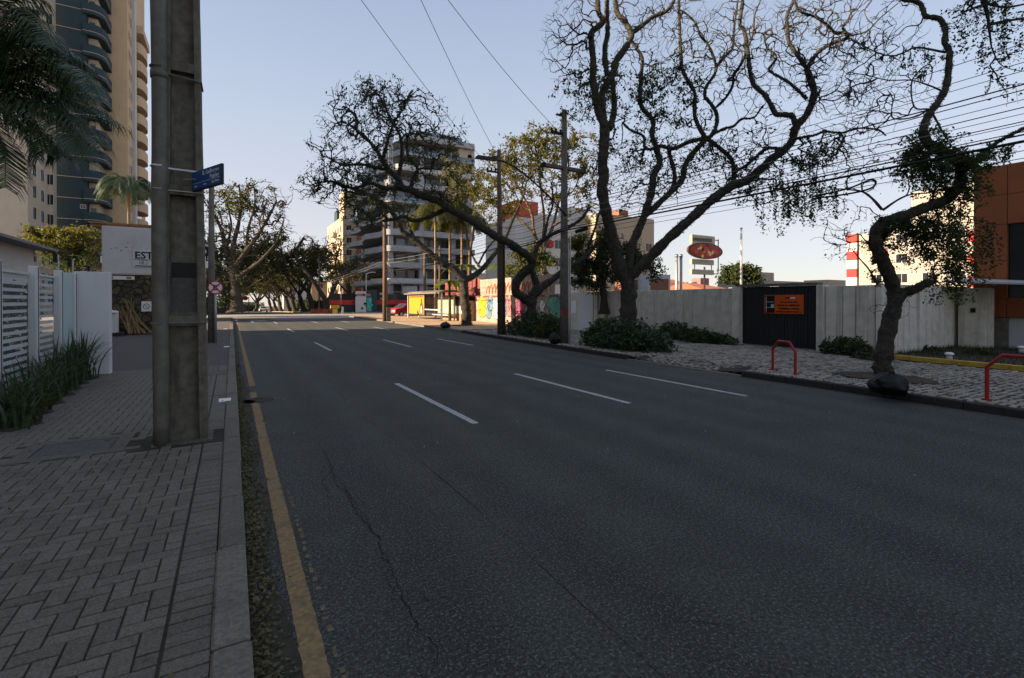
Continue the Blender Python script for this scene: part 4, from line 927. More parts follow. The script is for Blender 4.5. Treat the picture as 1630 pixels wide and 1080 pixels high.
# ---- cars
def car(name, loc, rz, body, label, L=4.2, W=1.7, H=1.42, van=False):
    t = thing(name, loc, label, 'car' if not van else 'van'); T = Matrix.Translation(loc) @ Matrix.Rotation(rz,4,'Z')
    prof = [(-L/2,.35),(-L/2+.02,.75),(-L/2+.15,.92),(-L*.22,.95),(-L*.12,1.0),(L*.30,.98),(L/2-.12,.9),(L/2,.7),(L/2-.02,.32)] if not van else [(-L/2,.35),(-L/2,1.0),(-L/2+.3,1.15),(L/2-.05,1.15),(L/2,1.0),(L/2,.35)]
    # x axis = length, front at +x
    q = MB(T); n_ = len(prof); rows = []
    for s, k in ((-1,1),(-.86,1),(.86,1),(1,1)):
        rows.append([(x*(1 if abs(s)<.9 else .985), s*W/2*(1 if abs(s)<.9 else 1), z*(1 if abs(s)<.9 else .985)+ (0 if abs(s)<.9 else .0)) for x,z in prof])
    vs = sum(rows,[]); fs = [(r*n_+i,r*n_+i+1,(r+1)*n_+i+1,(r+1)*n_+i) for r in range(3) for i in range(n_-1)]+[tuple(range(n_)),tuple(range(4*n_-1,3*n_-1,-1))]+[(n_-1,0,3*n_,4*n_-1)]
    q.add(vs,fs); q.build('body',body,t,True)
    cab = [(-L*.40,.93),(-L*.25,H),(L*.10,H),(L*.28,.96)] if not van else [(-L/2+.05,1.1),(-L/2+.1,H),(L*.25,H),(L*.44,1.12)]
    q = MB(T); a = [(x,-W*.44 if z<1.15 else -W*.37,z) for x,z in cab]; b_ = [(x,-y,z) for x,y,z in a]
    q.add(a+b_,[(3,2,1,0),(4,5,6,7),(0,1,5,4),(1,2,6,5),(2,3,7,6)]); q.build('cabin',body,t)
    def inset(p, f=.86): c_ = sum((Vector(v) for v in p),Vector())/len(p); return [c_+(Vector(v)-c_)*f for v in p]
    for nm, p, nrm in (('side_window',a,(0,-1,.2)),('side_window',b_,(0,1,.2)),('rear_window',[a[0],a[1],b_[1],b_[0]],(-1,0,.3)),('windscreen',[a[2],a[3],b_[3],b_[2]],(1,0,.3))):
        q = MB(T); q.add([v+Vector(nrm).normalized()*.012 for v in inset(p)],[(0,1,2,3)]); q.build(nm,'window_dark',t)
    for x in (-L*.31,L*.31):
        for s in (-1,1):
            q = MB(T); q.tube([(x,s*W/2-s*.18,.31),(x,s*W/2+s*.01,.31)],.31,18); w_ = q.build('tyre','tyre',t); q = MB(T); q.tube([(x,s*W/2,.31),(x,s*W/2+s*.02,.31)],.18,12); q.build('rim','steel',w_)
    for s in (-1,1):
        q = MB(T); q.box(L/2-.03,s*W*.28,.62,L/2+.012,s*W*.45,.75); q.build('headlight','white',t); q = MB(T); q.box(-L/2-.012,s*W*.3,.66,-L/2+.03,s*W*.46,.82); q.build('tail_light','sign_red',t)
    q = MB(T); q.box(L/2-.02,-W*.46,.34,L/2+.03,W*.46,.48); q.box(-L/2-.03,-W*.46,.34,-L/2+.02,W*.46,.5); q.build('bumper','dark_metal',t)
    q = MB(T); q.box(-L/2-.036,-.2,.52,-L/2-.03,.2,.63); q.build('number_plate','sign_panel',t)
    return t
a = at(634,505,Z=0); car('parked_car', V(a.x+1.2,a.y+1,0), R_(200), 'car_red', 'red sedan parked in the cross street beside the bus shelter')
car('distant_car', V(6.4,128,gz(128)), R_(90), 'car_white', 'white car driving away down the tree-lined road')
car('distant_van', V(.9,112,gz(112)), R_(-90), 'car_white', 'white van at the left kerb far down the road', 4.6, 1.9, 2.1, True)
# ---- utility poles on the right
def ins(mb, x, y, z): mb.lathe([(.02,0),(.05,.03),(.03,.06),(.055,.09),(.03,.13),(0,.15)],(x,y,z),8)
pA = V(11.1,15.15,SR); UA = thing('utility_pole', pA, 'grey concrete utility pole with a street lamp arm and wide crossarm beside the hedge', 'utility pole')
MB().tube([pA,pA+V(0,0,4),pA+V(.0,0,8.95)],[.17,.145,.10],14).build('shaft','pole_far',UA,True)
zc = 6.85; MB().box(pA.x-1.0,pA.y-.09,zc-.06,pA.x+.95,pA.y+.09,zc+.06).build('crossarm','pole_far',UA)
for s in (-.98,.93): MB().box(pA.x+s-.06,pA.y-.1,zc-.08,pA.x+s+.06,pA.y+.1,zc+.08).build('arm_end','black',UA)
MB().box(pA.x-.62,pA.y-.05,8.1,pA.x+.06,pA.y+.05,8.18).build('top_arm','dark_metal',UA); MB().box(pA.x-.38,pA.y-.03,8.82,pA.x+.05,pA.y+.03,8.88).build('top_bracket','dark_metal',UA)
for x in (-.58,-.38,-.18): q = MB(); ins(q,pA.x+x,pA.y,8.18); q.build('insulator','dark_metal',UA)
arm = catmull([(pA.x,pA.y-.16,5.0),(pA.x-.9,pA.y-.1,5.75),(pA.x-1.9,pA.y,6.45),(pA.x-2.55,pA.y+.05,6.72),(pA.x-3.0,pA.y+.05,6.76)],5)
la = MB().tube(arm,.032,8).build('lamp_arm','dark_metal',UA); MB().add([(pA.x-2.95,pA.y-.04,6.72),(pA.x-2.95,pA.y+.14,6.72),(pA.x-3.75,pA.y+.16,6.70),(pA.x-3.75,pA.y-.06,6.70),(pA.x-2.95,pA.y-.02,6.82),(pA.x-2.95,pA.y+.12,6.82),(pA.x-3.7,pA.y+.14,6.80),(pA.x-3.7,pA.y-.04,6.80)],[(3,2,1,0),(4,5,6,7),(0,1,5,4),(1,2,6,5),(2,3,7,6),(3,0,4,7)]).build('lamp_head','dark_metal',la)
for z in (1.05,2.0,2.9,3.9,4.6): MB().cyl(pA.x,pA.y,z,z+.05,.172-.008*z,n=14).build('band','steel',UA)
MB().cyl(pA.x,pA.y,1.15,1.45,.164,n=14).build('rust_band','rust_red',UA); MB().tube([pA+V(.24,.05,0),pA+V(.24,.05,3.9)],.035,8).build('duct','steel',UA); MB().tube([pA+V(.33,.05,0),pA+V(.33,.05,4.0)],.025,8).build('duct','steel',UA)
a = at(797,500,X=11.2); pB = V(a.x,a.y,SR); UB = thing('utility_pole', pB, 'brown utility pole standing between the two dark forked trees', 'utility pole')
MB().tube([pB,pB+V(-.03,0,4),pB+V(-.1,0,8.85)],[.17,.145,.09],12).build('shaft','wood_pole',UB,True); MB().tube([pB+V(.15,-.1,0),pB+V(.12,-.08,4.6)],.06,8).build('duct','dark_metal',UB)
MB().box(pB.x-.75,pB.y-.04,7.85,pB.x,pB.y+.04,7.93).build('top_arm','dark_metal',UB); MB().box(pB.x-.45,pB.y-.03,8.6,pB.x-.08,pB.y+.03,8.66).build('top_bracket','dark_metal',UB)
for x in (-.7,-.5,-.28): q = MB(); ins(q,pB.x+x,pB.y,7.93); q.build('insulator','dark_metal',UB)
a = at(613,512,Z=SR); pC = V(a.x,a.y,SR); UC = thing('utility_pole', pC, 'sunlit utility pole on the corner left of the bus shelter', 'utility pole')
MB().tube([pC,pC+V(0,0,4),pC+V(-.05,0,8.6)],[.20,.17,.11],12).build('shaft','wood_pole',UC,True); MB().box(pC.x+.05,pC.y-.25,SR,pC.x+.38,pC.y+.05,1.25).build('base_box','pole_far',UC); MB().box(pC.x-.7,pC.y-.05,7.6,pC.x+.4,pC.y+.05,7.7).build('top_arm','dark_metal',UC)
for px, Yd, hh, lab in ((676,50,7.5,'thin sunlit pole behind the bus shelter roof'),(700,52,8,'thin sunlit pole between the palms'),(508,84,9,'grey pole beside the far forked tree')):
    a = at(px, 480, Y=Yd); t = thing('utility_pole', V(a.x,Yd,gz(Yd)), lab, 'utility pole'); MB().tube([(a.x,Yd,gz(Yd)),(a.x,Yd,hh)],[.16,.10],10).build('shaft','wood_pole' if Yd < 80 else 'pole_far',t,True); MB().box(a.x-.5,Yd-.04,hh-.5,a.x+.5,Yd+.04,hh-.42).build('arm','dark_metal',t)
a = at(583,492,Y=73); sl = thing('street_lamp', V(a.x,73,0), 'pale curved street lamp before the building under construction', 'street lamp'); MB().tube(catmull([(a.x,73,.1),(a.x,73,5.2),(a.x+.15,73,5.75),(a.x+.8,73,6.0)],4),.07,8).build('post','off_white',sl,True); MB().box(a.x+.7,72.88,5.95,a.x+1.4,73.12,6.05).build('lamp_head','off_white',sl)
# ---- overhead wires
def wire(pts, r, label, group, matn='wire', sag=.25, name='overhead_wire'):
    q = MB(); P = []
    for a, b_ in zip(pts[:-1], pts[1:]):
        a, b_ = Vector(a), Vector(b_); n_ = 12
        for i in range(n_): t = i/n_; P.append(a.lerp(b_,t)-V(0,0,sag*4*t*(1-t)))
    P.append(Vector(pts[-1])); q.tube(P, r*.7, 5); tag(q.build(name,matn), label, 'wire', group)
for i, (dx, z, r, s, mt) in enumerate(((-.05,5.95,.009,.18,'wire'),(.1,5.72,.009,.2,'wire'),(.0,5.55,.008,.2,'wire'),(-.1,5.32,.017,.22,'wire'),(.05,5.26,.013,.2,'wire'),(.1,5.14,.009,.22,'wire_pale'),(-.02,4.98,.012,.22,'wire'),(.0,4.90,.008,.24,'wire_pale'),(.06,4.80,.012,.25,'wire'),(-.05,4.72,.008,.24,'wire'),(.02,4.60,.012,.22,'wire'),(-.08,4.30,.009,.25,'wire'),(.03,4.16,.009,.2,'wire'))):
    wire([(11.0+dx,-24,z+.15),(pA.x+dx-.15,pA.y,z),(pB.x+dx,pB.y,z-.05),(pC.x+dx,pC.y,z-.2),(11.6+dx,84,z-.6)], r, 'thin overhead cable strung along the right side of the road', 'overhead cables along the right kerb', mt, s)
wire([(10.9,-24,4.6),(pA.x-.17,pA.y,4.42),(pB.x-.1,pB.y,4.3),(pC.x,pC.y,4.1)], .035, 'thickest black cable bundle strung between the right-hand poles', 'cable bundles', 'wire', .22, 'cable_bundle')
wire([(10.95,-24,4.72),(pA.x-.17,pA.y,4.5),(pB.x-.1,pB.y,4.36)], .02, 'black cable running just above the thickest bundle', 'cable bundles', 'wire', .2, 'cable_bundle')
sb = at(1395,291,X=10.95); t = thing('splice_loop', sb, 'slack black cable loop hanging on the thick bundle near the leaning tree', 'cable')
MB().tube(catmull([(10.93,sb.y+1.2,sb.z-.10),(10.93,sb.y+.5,sb.z-.13),(10.93,sb.y+.1,sb.z-.10),(10.93,sb.y,sb.z+.0),(10.93,sb.y+.1,sb.z+.07),(10.93,sb.y+.5,sb.z-.02),(10.93,sb.y+1.2,sb.z-.06)],5),.018,6).build('loop','wire',t)
MB().tube([(11.0,pA.y-.9,4.30),(11.0,pA.y+.2-1.7,4.33)],.07,8).build('splice_case','wire',t)
for (x0, y0, e, zt_, lab) in ((575,0,(pB.x-.6,pB.y,8.05),10.6,'leftmost of the three wires crossing the sky'),(670,0,(pB.x-.2,pB.y,8.7),10.6,'middle of the three wires crossing the sky'),(713,0,(pA.x-.4,pA.y,8.3),10.6,'rightmost of the three wires crossing the sky')):
    b_ = at(x0, y0, Z=zt_); e = Vector(e); far = b_ + (b_-e)*1.2; wire([far, b_, e], .013, lab, None, 'wire', .12)
for i in range(7):
    z = 6.2-.32*i; a = V(12.2,74+i*.4,z); b_ = V(-3.5,60-i*.3,z+.4); wire([b_,a], .02, 'overhead cable crossing the road at the junction', 'cables across the junction', 'wire', .5)
for i in range(9): wire([(pC.x,pC.y,6.6-.28*i),(19+i*.5,71,6.2-.3*i)], .018, 'cable fanning out from the corner pole to the building site', 'cables fanning from the corner pole', 'wire_pale' if i%2 else 'wire', .3)
for i in range(5): wire([(-9,40,4.9-.3*i),(-45,44,5.6-.3*i)], .012, 'thin service wire above the car park on the left', 'service wires on the left')
# ================================================================ TREES
def limb_pts(trace, d0, dd=0.0, dd1=None, k=4):
    """photo trace -> world polyline at depth d0 with a drift in depth from dd to dd1"""
    n_ = len(trace); out = []
    for i, t in enumerate(trace):
        f = i/max(1,n_-1); d = d0 + (dd if dd1 is None else dd + (dd1-dd)*f); p = at(t[0], t[1], d=d); out.append((p.x,p.y,p.z))
    return catmull(out, k)
def tree(name, label, base, limbs, crowns, seed, cat='tree', group=None, bark='bark', twig=.012, step=.3, leafs=None, fuzz=None, wig=.12, maxlen=6.0, expo=.44, dens=1.0, bulge=True):
    """limbs: (points, r0, r1); crowns: (centre, radii vec3, n_tips, leaves_per_tip, leaf_size, leafmat, spread)"""
    R = np.random.default_rng(seed); rr = random.Random(seed)
    t = thing(name, base, label, cat, group)
    P, PAR, DIR, RAD = [], [], [], []
    for li, (pts, r0, r1) in enumerate(limbs):
        n_ = len(pts); rad = [(.88 if li else .96)*(r0 + (r1-r0)*(i/(n_-1))**.85) for i in range(n_)]
        rad = [r*(1+.07*math.sin(i*1.7+li)+rr.uniform(-.05,.05)) for i, r in enumerate(rad)]
        if li == 0: rad[0] *= 1.55; rad[1] *= 1.15
        lm = MB(); lp_ = catmull([tuple(p[:3]) + (rad[i],) for i, p in enumerate(pts)], 3) if r0 > .05 else [tuple(p[:3]) + (rad[i],) for i, p in enumerate(pts)]
        lm.tube([p[:3] for p in lp_], [max(.004, p[3]) for p in lp_], 16 if r0 > .05 else 6)
        if r0 > .05:                       # knots, flutes and rough bark as real relief
            ns = 16; vv = lm.v
            for ii in range(len(lp_)):
                cc = Vector(lp_[ii][:3]); rr_ = lp_[ii][3]
                for kk in range(ns):
                    p_ = Vector(vv[ii*ns+kk]); f_ = 1 + (.17 if bulge else .08)*mnoise.noise(p_*(.55/max(r0,.09))) + .13*mnoise.noise(p_*(1.6/max(r0,.09))) + .07*mnoise.noise(p_*(4/max(r0,.09)))
                    if li == 0 and ii < 4: f_ *= 1 + (.22*(4-ii)/4)*max(0, math.sin(5*kk*2*math.pi/ns+seed))
                    vv[ii*ns+kk] = tuple(cc + (p_-cc)*f_)
        lm.build('trunk' if li == 0 else 'limb', bark, t, True)
        if fuzz and r0 > .045:
            fp = []
            for i in range(n_-1):
                a, b_ = np.array(pts[i][:3]), np.array(pts[i+1][:3]); L_ = np.linalg.norm(b_-a); k_ = int(L_*fuzz[0])
                if li == 0 and not fuzz[3]: continue
                for j in range(k_): v = R.normal(size=3); v /= np.linalg.norm(v); fp.append(a+(b_-a)*R.random()+v*(rad[i]*R.uniform(.9,1.0+fuzz[4])))
            if fp: tag(leaf_cloud(fp, fuzz[1], 'epiphytes', fuzz[2], t, 0, seed+li, .3), kind='stuff')
        for i, p in enumerate(pts):
            if li == 0 and i < n_*.6: continue
            P.append(np.array(p[:3], float)); PAR.append(-1); RAD.append(rad[i]); q = np.array(pts[min(i+1,n_-1)][:3])-np.array(pts[max(i-1,0)][:3]); DIR.append(q/ (np.linalg.norm(q)+1e-9))
    nl = len(P)
    tips = []
    for ci, (c, rad3, n_, *_x) in enumerate(crowns):
        n_ = int(n_*dens*(1.35 if crowns[ci][3] == 0 else .85))
        for i in range(n_):
            v = R.normal(size=3); v /= np.linalg.norm(v); v *= R.random()**(1/2.4); tips.append((np.array(c)+v*np.array(rad3), ci))
    base_pos = np.array(P); tips.sort(key=lambda q: np.min(((base_pos-q[0])**2).sum(1)))
    cap_ = nl + len(tips)*30; POS = np.zeros((cap_,3)); POS[:nl] = base_pos; DR = np.zeros((cap_,3)); DR[:nl] = np.array(DIR); cnt = nl
    paths = []; lp = {}
    for tp, ci in tips:
        dv = tp-POS[:cnt]; dist = np.sqrt((dv**2).sum(1))+1e-6; cs = (dv*DR[:cnt]).sum(1)/dist
        j = int(np.argmin(dist*(1.5-.5*cs))); d = dist[j]
        if d > maxlen: continue
        p0 = POS[j]; d0 = DR[j]; n_ = max(2, min(24, int(d/step)+1))
        ctl = p0 + d0*d*.27 + R.normal(size=3)*d*wig + np.array([0,0,.05*d])
        ids = [j]; prev = p0
        for s in range(1, n_+1):
            u_ = s/n_; q = (1-u_)**2*p0 + 2*u_*(1-u_)*ctl + u_*u_*tp
            if s < n_: q = q + R.normal(size=3)*step*wig*.9
            POS[cnt] = q; dq = q-prev; DR[cnt] = dq/(np.linalg.norm(dq)+1e-9); PAR.append(ids[-1]); ids.append(cnt); cnt += 1; prev = q
        paths.append(ids); lp.setdefault(ci, []).append(cnt-1)
    wgt = np.zeros(cnt)
    for ids in paths: wgt[ids[-1]] += 1
    for i in range(cnt-1, nl-1, -1):
        if PAR[i] >= 0: wgt[PAR[i]] += wgt[i]
    q = MB()
    for ids in paths:
        rads = [twig*max(1,wgt[i])**expo if i >= nl else min(RAD[i]*.7, twig*max(1,wgt[ids[1]])**expo*1.25) for i in ids]
        rads[0] = min(rads[0], rads[1]*1.3); rads[-1] *= .6
        q.tube([POS[i] for i in ids], rads, 3 if max(rads) < twig*2.2 else 5, False)
    if q.v: tag(q.build('branches', bark, t, True), kind='stuff')
    by = {}
    for ci, idl in lp.items():
        c = crowns[ci]
        if c[3] <= 0: continue
        for i in idl:
            k_ = int(c[3]*R.exponential(1.0)); sp = c[6]
            if k_:
                ch = [i]; j = i
                while len(ch) < 6 and PAR[j] >= nl: j = PAR[j]; ch.append(j)
                ch = POS[ch]; u_ = R.random(k_)*(len(ch)-1); f0 = u_.astype(int); fr_ = (u_-f0)[:,None]; f1 = np.minimum(f0+1,len(ch)-1)
                pts = ch[f0]*(1-fr_) + ch[f1]*fr_ + R.normal(size=(k_,3))*sp*(.42 if not (len(c) > 7) else .2)
                if len(c) > 7: pts = np.repeat(ch[:1],k_,0) + np.stack([R.normal(size=k_)*.035, R.normal(size=k_)*.035, -R.random(k_)*c[7]*R.uniform(.5,1.2)],1)
                by.setdefault((c[5],c[4]), []).append(pts)
    for (mt, sz), arr in by.items(): leaf_cloud(np.concatenate(arr), sz, 'foliage', mt, t, 0, seed+5)
    return t
def crown(px, py, rx, ry, d, rd, n_, lv, ls, mt, sp=.22, hang=None):
    c = at(px, py, d=d); s = d/FPX
    # radii are given in photo pixels across and up; depth radius in metres, along the view axis
    e = abs(_Rt.x)*rx*s + abs(_F.x)*rd*.4, abs(_Rt.y)*rx*s*.6 + abs(_F.y)*rd, ry*s
    return ((c.x,c.y,c.z), e, n_, lv, ls, mt, sp) + ((hang,) if hang else ())

# ---- tree with the bent twin trunk (second from the far end): its long limb reaches left over the road
D = 22.9
def LP(tr, r0, r1, dd=0, dd1=None, D_=None): return (limb_pts(tr, D_ or D, dd, dd1), r0, r1)
b0 = at(846,512,d=D); base = V(b0.x,b0.y,SR)
T2l = [LP([(848,524),(846,502),(846,484),(844,470)],.30,.27),
 LP([(840,478),(822,466),(822,450),(834,434),(847,422),(844,410),(829,400),(811,388),(793,379),(774,367),(750,351),(727,339),(712,331),(697,320),(672,312),(655,303),(640,300)],.24,.17,0,-1.5),
 LP([(640,300),(633,285),(619,271),(609,255),(592,230),(576,214),(558,200)],.16,.05,-1.5,-2.0),
 LP([(633,287),(638,262),(640,240),(636,215),(622,190),(610,165)],.11,.03,-1.5,-1.0),
 LP([(655,303),(657,285),(664,268),(650,250),(648,225),(655,200)],.08,.03,-1.4,-2.2),
 LP([(712,332),(694,341),(674,349),(656,351),(643,345),(629,349),(610,352)],.13,.06,-.6,-1.4),
 LP([(640,300),(612,300),(590,292),(562,300),(535,290),(510,290)],.11,.03,-1.5,-2.4),
 LP([(619,271),(600,268),(575,262),(545,262),(520,250)],.09,.03,-1.7,-1.2),
 LP([(609,255),(614,238),(620,215),(628,195),(640,175)],.08,.025,-1.8,-2.6),
 LP([(846,470),(854,457),(850,441),(844,426),(848,414),(852,402),(857,390),(866,381),(884,371),(903,363),(925,349),(938,330)],.19,.07,.1,1.2),
 LP([(850,472),(864,457),(880,445),(899,430),(923,416),(936,404),(950,390),(966,378)],.20,.09,0,1.0),
 LP([(933,405),(941,381),(948,360),(955,335)],.08,.04,.8,1.4),
 LP([(866,381),(872,350),(880,325),(878,290)],.07,.03,.5,1.5)]
T2c = [crown(600,170,70,45,D-1.8,2.2,210,4,.06,'leaf_dark',.25), crown(650,210,95,60,D-1.8,2.6,260,2,.06,'leaf_dark',.25), crown(555,225,60,55,D-1.6,2,220,2,.055,'leaf_dark',.2),
 crown(540,290,55,40,D-1.8,1.8,170,3,.055,'leaf_dark',.22), crown(590,285,45,30,D-1.7,1.5,90,4,.06,'leaf_dark',.25), crown(700,250,50,45,D-1.5,1.6,110,4,.06,'leaf_mid',.22),
 crown(500,300,30,28,D-1.8,1.2,70,1,.05,'leaf_dark',.2), crown(600,330,50,25,D-1.5,1.2,90,3,.055,'leaf_dark',.22), crown(690,305,60,20,D-1.2,1.2,80,3,.055,'leaf_dark',.2), crown(565,345,30,25,D-1.4,1.0,40,6,.055,'leaf_dark',.2),
 crown(590,145,22,22,D-1.8,1.0,60,3,.055,'leaf_dark',.2)]
tree('street_tree','dark tree with looped twin trunk and a long limb sweeping left across the road',base,T2l,T2c,2,'tree','trees along the right kerb','bark',.0085,.28,dens=2.2,fuzz=(260,.05,'leaf_dark',True,.35),wig=.075)
# ---- tree by the bus stop
D = 32.6; b0 = at(742,519,d=D); base = V(b0.x,b0.y,SR)
T1l = [LP([(743,522),(742,505),(741,490),(739,469),(738,446)],.36,.31),
 LP([(738,448),(723,428),(702,418),(680,400),(660,382),(641,369),(635,355),(621,335),(600,318),(582,308),(562,300)],.30,.10,0,-2),
 LP([(738,447),(753,440),(770,426),(782,411),(800,388),(815,352)],.26,.12,0,1.5),
 LP([(766,428),(756,415),(750,402),(744,385)],.08,.03,0,.5), LP([(760,424),(774,398),(790,380)],.07,.03,.2,.9),
 LP([(815,352),(830,320),(838,290)],.11,.04,1.5,2.5), LP([(660,382),(648,350),(655,325)],.10,.04,-.9,0), LP([(621,335),(600,350),(575,350)],.09,.03,-1.5,-2.5)]
T1c = [crown(580,320,60,35,D-2,2.5,120,6,.08,'leaf_dark',.35), crown(830,270,55,55,D+2,3,150,4,.09,'leaf_gold',.4), crown(640,330,50,30,D-1,2,60,3,.08,'leaf_dark',.3)]
tree('street_tree','dark forked tree leaning over the pavement by the bus shelter',base,T1l,T1c,3,'tree','trees along the right kerb','bark',.016,.4,fuzz=(200,.065,'leaf_dark',True,.3),wig=.15)
# ---- big tree in the hedge
D = 17.2; b0 = at(1001,520,d=D); base = V(b0.x,b0.y,SR)
T3l = [LP([(1001,548),(1000,510),(1000,471),(997,443)],.30,.27),
 LP([(997,445),(988,427),(979,393),(971,363),(963,329),(958,300),(961,280),(959,263),(961,238),(962,214),(962,202)],.24,.19,0,-.6),
 LP([(962,204),(952,175),(948,155),(944,126),(944,95),(941,64),(943,50),(952,43),(960,34),(954,23),(952,12),(950,-20)],.15,.09,-.6,-1.2),
 LP([(962,204),(957,157),(967,133),(976,116),(982,95),(993,80),(1003,64),(1004,52),(994,34),(982,19),(978,-20)],.16,.09,-.6,-.2),
 LP([(1006,53),(1022,41),(1040,27),(1061,18),(1073,1),(1080,-20)],.09,.05,-.2,.4),
 LP([(970,205),(975,190),(978,166),(976,140),(975,125)],.14,.09,-.4,.8),
 LP([(967,121),(964,104),(963,77),(967,56),(967,43),(966,19),(967,-20)],.11,.08,-.5,-1.0),
 LP([(1007,68),(1013,77),(1022,92),(1021,118),(1019,148),(1021,170),(1035,186),(1040,196),(1038,215),(1043,231),(1047,245),(1050,260),(1040,281),(1038,303),(1031,325),(1025,345),(1014,372),(1004,396),(1000,430)][::-1],.18,.05,0,.8),
 LP([(1025,345),(1042,330),(1070,304),(1086,286),(1091,263),(1105,242),(1124,222)],.13,.10,.3,0),
 LP([(1070,304),(1074,281),(1068,254),(1064,238)],.09,.07,.2,.5),
 LP([(1124,222),(1113,203),(1106,185),(1106,164),(1105,146),(1090,120),(1085,102),(1083,70),(1082,44),(1081,26),(1080,-15)],.085,.045,0,-.7),
 LP([(1124,222),(1133,215),(1140,201),(1140,180),(1127,160),(1122,155),(1124,139),(1136,121),(1140,107),(1133,84),(1124,67),(1115,58),(1108,39),(1097,26),(1085,17)],.085,.03,0,.8),
 LP([(1140,107),(1154,91),(1166,76),(1168,49),(1171,26),(1176,-10)],.05,.03,.5,1.2),
 LP([(1124,222),(1133,226),(1150,240),(1164,254),(1168,273),(1167,290)],.08,.08,0,.3),
 LP([(1124,220),(1098,226),(1072,237),(1052,233),(1035,238),(1026,233),(1024,217),(1003,207),(992,196)],.09,.04,0,.7),
 LP([(1136,213),(1154,205),(1168,201),(1180,190),(1194,189),(1203,185),(1214,169)],.06,.025,0,-.8),
 LP([(997,446),(1015,429),(1038,407),(1065,379),(1099,349),(1127,324),(1160,299),(1186,289),(1207,273),(1226,255),(1249,238),(1261,224),(1266,204),(1282,185),(1292,165),(1296,146),(1289,123),(1284,109)],.22,.095,0,-2.2),
 LP([(1284,109),(1266,83),(1256,67),(1253,44),(1253,23),(1261,7),(1268,-20)],.07,.04,-2.2,-1.8),
 LP([(1284,109),(1291,98),(1305,81),(1326,69),(1344,63),(1351,58),(1344,52),(1330,53),(1316,40),(1298,27),(1275,19),(1265,3),(1258,-15)],.07,.03,-2.2,-3.0),
 LP([(1284,158),(1272,146),(1256,132),(1238,121),(1224,111),(1236,91),(1221,76),(1216,55)],.06,.02,-2.1,-1.5),
 LP([(1266,196),(1261,185),(1247,183),(1235,182),(1228,169),(1216,150),(1201,137),(1194,116),(1191,88),(1188,67),(1185,49),(1178,40),(1180,17),(1184,-15)],.10,.05,-2.0,-1.2),
 LP([(1192,72),(1199,53),(1201,26),(1208,7),(1220,-15)],.04,.025,-1.5,-1.8), LP([(1188,84),(1178,105),(1168,120),(1166,137),(1156,155),(1140,171)],.05,.05,-1.4,0),
 LP([(1262,222),(1277,219),(1295,216),(1312,210),(1326,211),(1344,211),(1360,205),(1395,206),(1410,216)],.05,.015,-1.9,-3.2),
 LP([(1285,180),(1305,160),(1330,160),(1355,145),(1372,150),(1390,140)],.03,.012,-2.2,-3.0), LP([(1351,58),(1380,50),(1400,30),(1430,5)],.03,.015,-3,-3.4), LP([(1351,60),(1365,68),(1398,85),(1422,89),(1441,83)],.025,.012,-3,-3.6),
 LP([(1168,275),(1190,262),(1215,240),(1228,236),(1248,238)],.06,.05,-.6,-1.9)]
T3c = [crown(935,150,45,50,D,1.6,150,5,.055,'leaf_mid',.22), crown(1050,150,45,55,D+.8,1.8,170,7,.055,'leaf_dark',.2), crown(905,60,35,70,D-.6,1.4,150,0,.05,'leaf_dark'), crown(1000,110,60,90,D,2,230,1,.05,'leaf_dark',.2),
 crown(1130,80,80,85,D,2.0,330,0,.05,'leaf_dark'), crown(1040,20,70,35,D,1.6,150,0,.05,'leaf_dark'), crown(1225,90,70,85,D-1.6,2.0,300,0,.05,'leaf_dark'), crown(1330,110,70,80,D-2.6,1.4,300,0,.05,'leaf_dark'), crown(1300,25,60,25,D-2.2,1.4,130,0,.05,'leaf_dark'),
 crown(1210,215,60,35,D-1.4,1.6,120,1,.05,'leaf_dark'), crown(1070,260,70,50,D+.6,2,220,2,.055,'leaf_mid',.22), crown(970,280,40,60,D+.8,1.5,110,2,.055,'leaf_mid',.25), crown(1150,265,50,40,D+.3,1.6,150,3,.05,'leaf_dark',.2),
 crown(1200,300,40,30,D-.9,1.0,50,7,.05,'leaf_dark',.18), crown(1262,280,45,35,D-1.9,1.0,34,24,.042,'leaf_mid',.2,.8), crown(1300,300,30,40,D-2.2,.9,28,22,.042,'leaf_mid',.18,.9), crown(1245,325,35,30,D-1.6,.9,20,18,.042,'leaf_mid',.17,.7), crown(1300,255,35,18,D-2.1,.9,40,10,.05,'leaf_dark',.18), crown(1330,240,40,50,D-2.6,1,120,1,.045,'leaf_dark',.15),
 crown(1090,200,40,40,D,1.4,90,2,.05,'leaf_dark',.2), crown(1010,230,50,50,D+.8,1.5,120,2,.055,'leaf_dark',.22), crown(1030,310,45,40,D+.6,1.5,90,2,.05,'leaf_mid',.2)]
tree('street_tree','tallest many-limbed tree rising out of the round hedge before the concrete wall',base,T3l,T3c,4,'tree','trees along the right kerb','bark',.0056,.22,dens=2.3,fuzz=(300,.035,'leaf_dark',True,.30),wig=.065)
